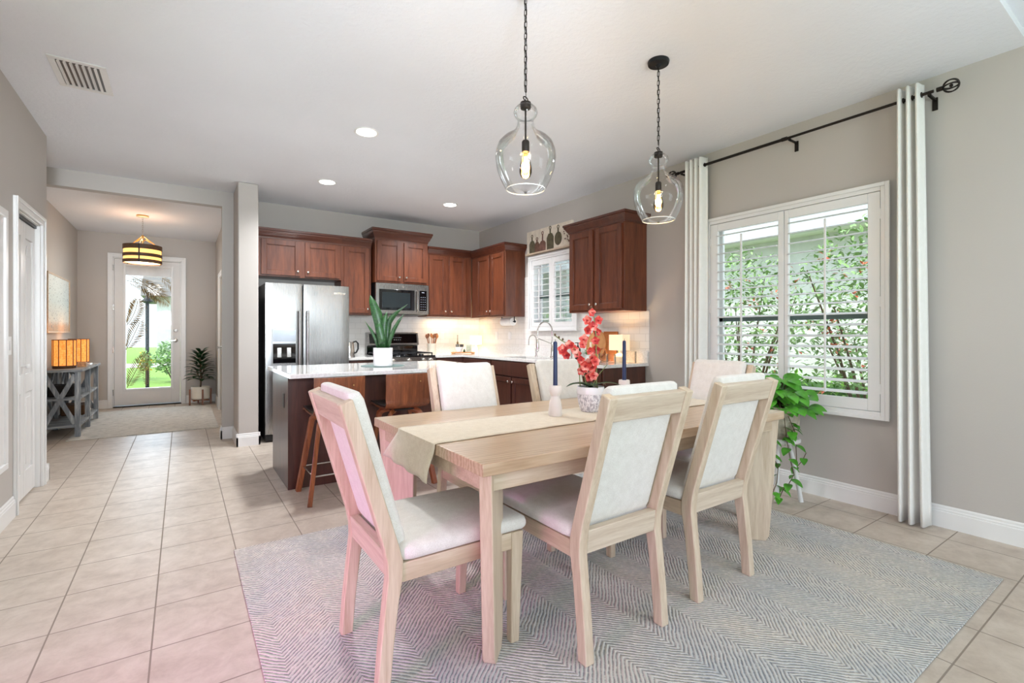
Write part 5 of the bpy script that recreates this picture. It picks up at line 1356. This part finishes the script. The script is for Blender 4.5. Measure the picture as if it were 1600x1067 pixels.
# ------------------------------------------------------------ outdoors
struct('ground', MB().box(-30, -30, -.35, 60, 60, -.13), M['grass'], smooth=False)
def blob(mb, c, r, n, L, flat=.6):
    for k in range(n):
        while True:
            p = Vector((random.uniform(-1, 1), random.uniform(-1, 1), random.uniform(-1, 1)))
            if .35 < p.length < 1: break
        q = Vector((c[0] + p.x * r[0], c[1] + p.y * r[1], c[2] + p.z * r[2]))
        d = Vector((random.uniform(-1, 1), random.uniform(-1, 1), random.uniform(-.3, 1)))
        l = L * random.uniform(.7, 1.3); mb.leaf(q, d, (random.uniform(-.5, .5), random.uniform(-.5, .5), 1), l, l * .45, droop=.5, n=3)
def shrub(label, c, r, n, L, flowers=0, mat='shrub', trunk=True, fm='coral'):
    g = (c[0], c[1], -.13); t = thing('flowering_shrub' if flowers else 'shrub', label, 'shrub', g, group='shrubs outside the windows')
    m = MB(); blob(m, c, r, n, L); wp('foliage', m, M[mat], t, recalc=False)
    if trunk:
        b = MB()
        for k in range(9):
            a = k * 2.3; e = Vector((c[0] + r[0] * .8 * math.cos(a), c[1] + r[1] * .8 * math.sin(a), c[2] + r[2] * random.uniform(-.3, .8)))
            s = Vector((c[0] + .05 * math.cos(a), c[1] + .05 * math.sin(a), -.13)); b.tube([s, s.lerp(e, .5) + Vector((0, 0, .15)), e], .015, 6, radii=[.022, .014, .006])
        wp('branches', b, M['brownstem'], t)
    if flowers:
        f = MB()
        for k in range(flowers):
            p = Vector((random.gauss(0, .5), random.gauss(0, .5), random.gauss(0, .5))); 
            if p.length > 1: p.normalize()
            q = Vector((c[0] + p.x * r[0], c[1] + p.y * r[1], c[2] + p.z * r[2]))
            for w in range(7): 
                d = Vector((random.uniform(-1, 1), random.uniform(-1, 1), random.uniform(-1, 1))); f.leaf(q + d * .03, d, (0, 0, 1), .05, .035, n=2)
        wp('flowers', f, M[fm], t, recalc=False)
    return t
shrub('leafy green shrub with coral flowers close outside the dining window, right', (5.9, 2.0, 1.45), (.75, .8, 1.0), 2600, .075, 34)
shrub('leafy green shrub with coral flowers outside the dining window, left', (6.2, 3.6, 1.4), (.7, .8, .95), 2200, .075, 30)
shrub('pale leafy shrub outside the kitchen window', (5.6, 6.3, 1.2), (.6, .8, .6), 500, .10, 0)
m = MB()
for k in range(7000):
    p = Vector((random.uniform(6.9, 7.9), random.uniform(.2, 9.5), random.uniform(-.1, .62)))
    d = Vector((random.uniform(-1, .3), random.uniform(-1, 1), random.uniform(-.2, 1))); m.leaf(p, d, (0, 0, 1), .11, .05, droop=.4, n=2)
t = thing('hedge', 'low bright green hedge outside along the neighbouring house', 'hedge', (7.4, 4.8, -.13))
wp('hedge_core', MB().box(7.05, .3, -.13, 7.75, 9.4, .5), plain('hedge_core', rgb(60, 96, 34), .9, bump=1, var=.4, nscale=20), t)
wp('hedge_leaves', m, M['hedge'], t, recalc=False)
t = thing('neighbour_house', 'pale stucco neighbouring house seen through the shutters', 'house', (11.5, 6, -.13))
wp('house_wall', MB().box(9.6, -6, -.13, 16, 22, 3.1), M['stucco'], t)
wp('fascia', MB().box(8.9, -6.6, 3.0, 9.05, 22.6, 3.25), M['fascia'], t)
wp('soffit', MB().box(9.05, -6.5, 3.03, 9.6, 22.5, 3.08), M['white'], t)
wp('roof', MB().prism([(8.9, 3.25), (13, 5.2), (17, 3.25)], 'y', -6.6, 22.6), M['shingle'], t)
solo('utility_box', MB().box(9.35, 6.2, .1, 9.599, 6.7, .6), plain('grey_box', rgb(120, 124, 126), .6), 'grey utility box on the neighbouring house wall', 'utility box', loc=(9.5, 6.45, .1), bevel=.01)
# front yard
struct('added_pale_strip', MB().box(4.105, -8, -.129, 7.0, 20, -.10), plain('added_gravel', rgb(196, 190, 180), .95, var=.2, nscale=40, bump=.6), smooth=False)  # pale strip added to cut green bounce light from the lawn
struct('path', MB().box(-3, 10.34, -.129, 2.5, 12.2, -.10), M['concrete'], smooth=False)
struct('driveway', MB().box(-20, 24, -.129, 12, 27, -.11), M['concrete'], smooth=False)
t = thing('lamp_post', 'black garden lamp post seen through the front door glass', 'lamp post', (-.62, 13.2, -.13))
wp('post', MB().cyl((-.62, 13.2, -.13), .035, 2.0, 14), M['ironblack'], t)
wp('lamp_head', MB().lathe([(.03, 1.87), (.12, 1.92), (.05, 1.99), (.02, 2.06), (.001, 2.12)], (-.62, 13.2, 0), 18), M['ironblack'], t)
shrub('yellow flowering plant before the lamp post in the front yard', (-.66, 12.9, .62), (.16, .16, .22), 160, .09, 16, 'shrub', False, 'yellow')
shrub('round dark green bush in the front yard', (-.15, 16.5, .55), (.55, .6, .5), 900, .13, 0)
shrub('tall pale bush at the left of the front yard', (-2.3, 17.5, 1.1), (1.0, .8, 1.2), 1300, .16, 0)
t = thing('neighbour_house', 'white house across the street seen through the front door', 'house', (2.5, 31, -.13))
wp('house_wall', MB().box(-1, 29, -.13, 9, 36, 3.0), M['stucco'], t)
wp('roof', MB().prism([(28.4, 3.0), (32.5, 5.2), (36.6, 3.0)], 'x', -1.6, 9.6), M['shingle'], t)
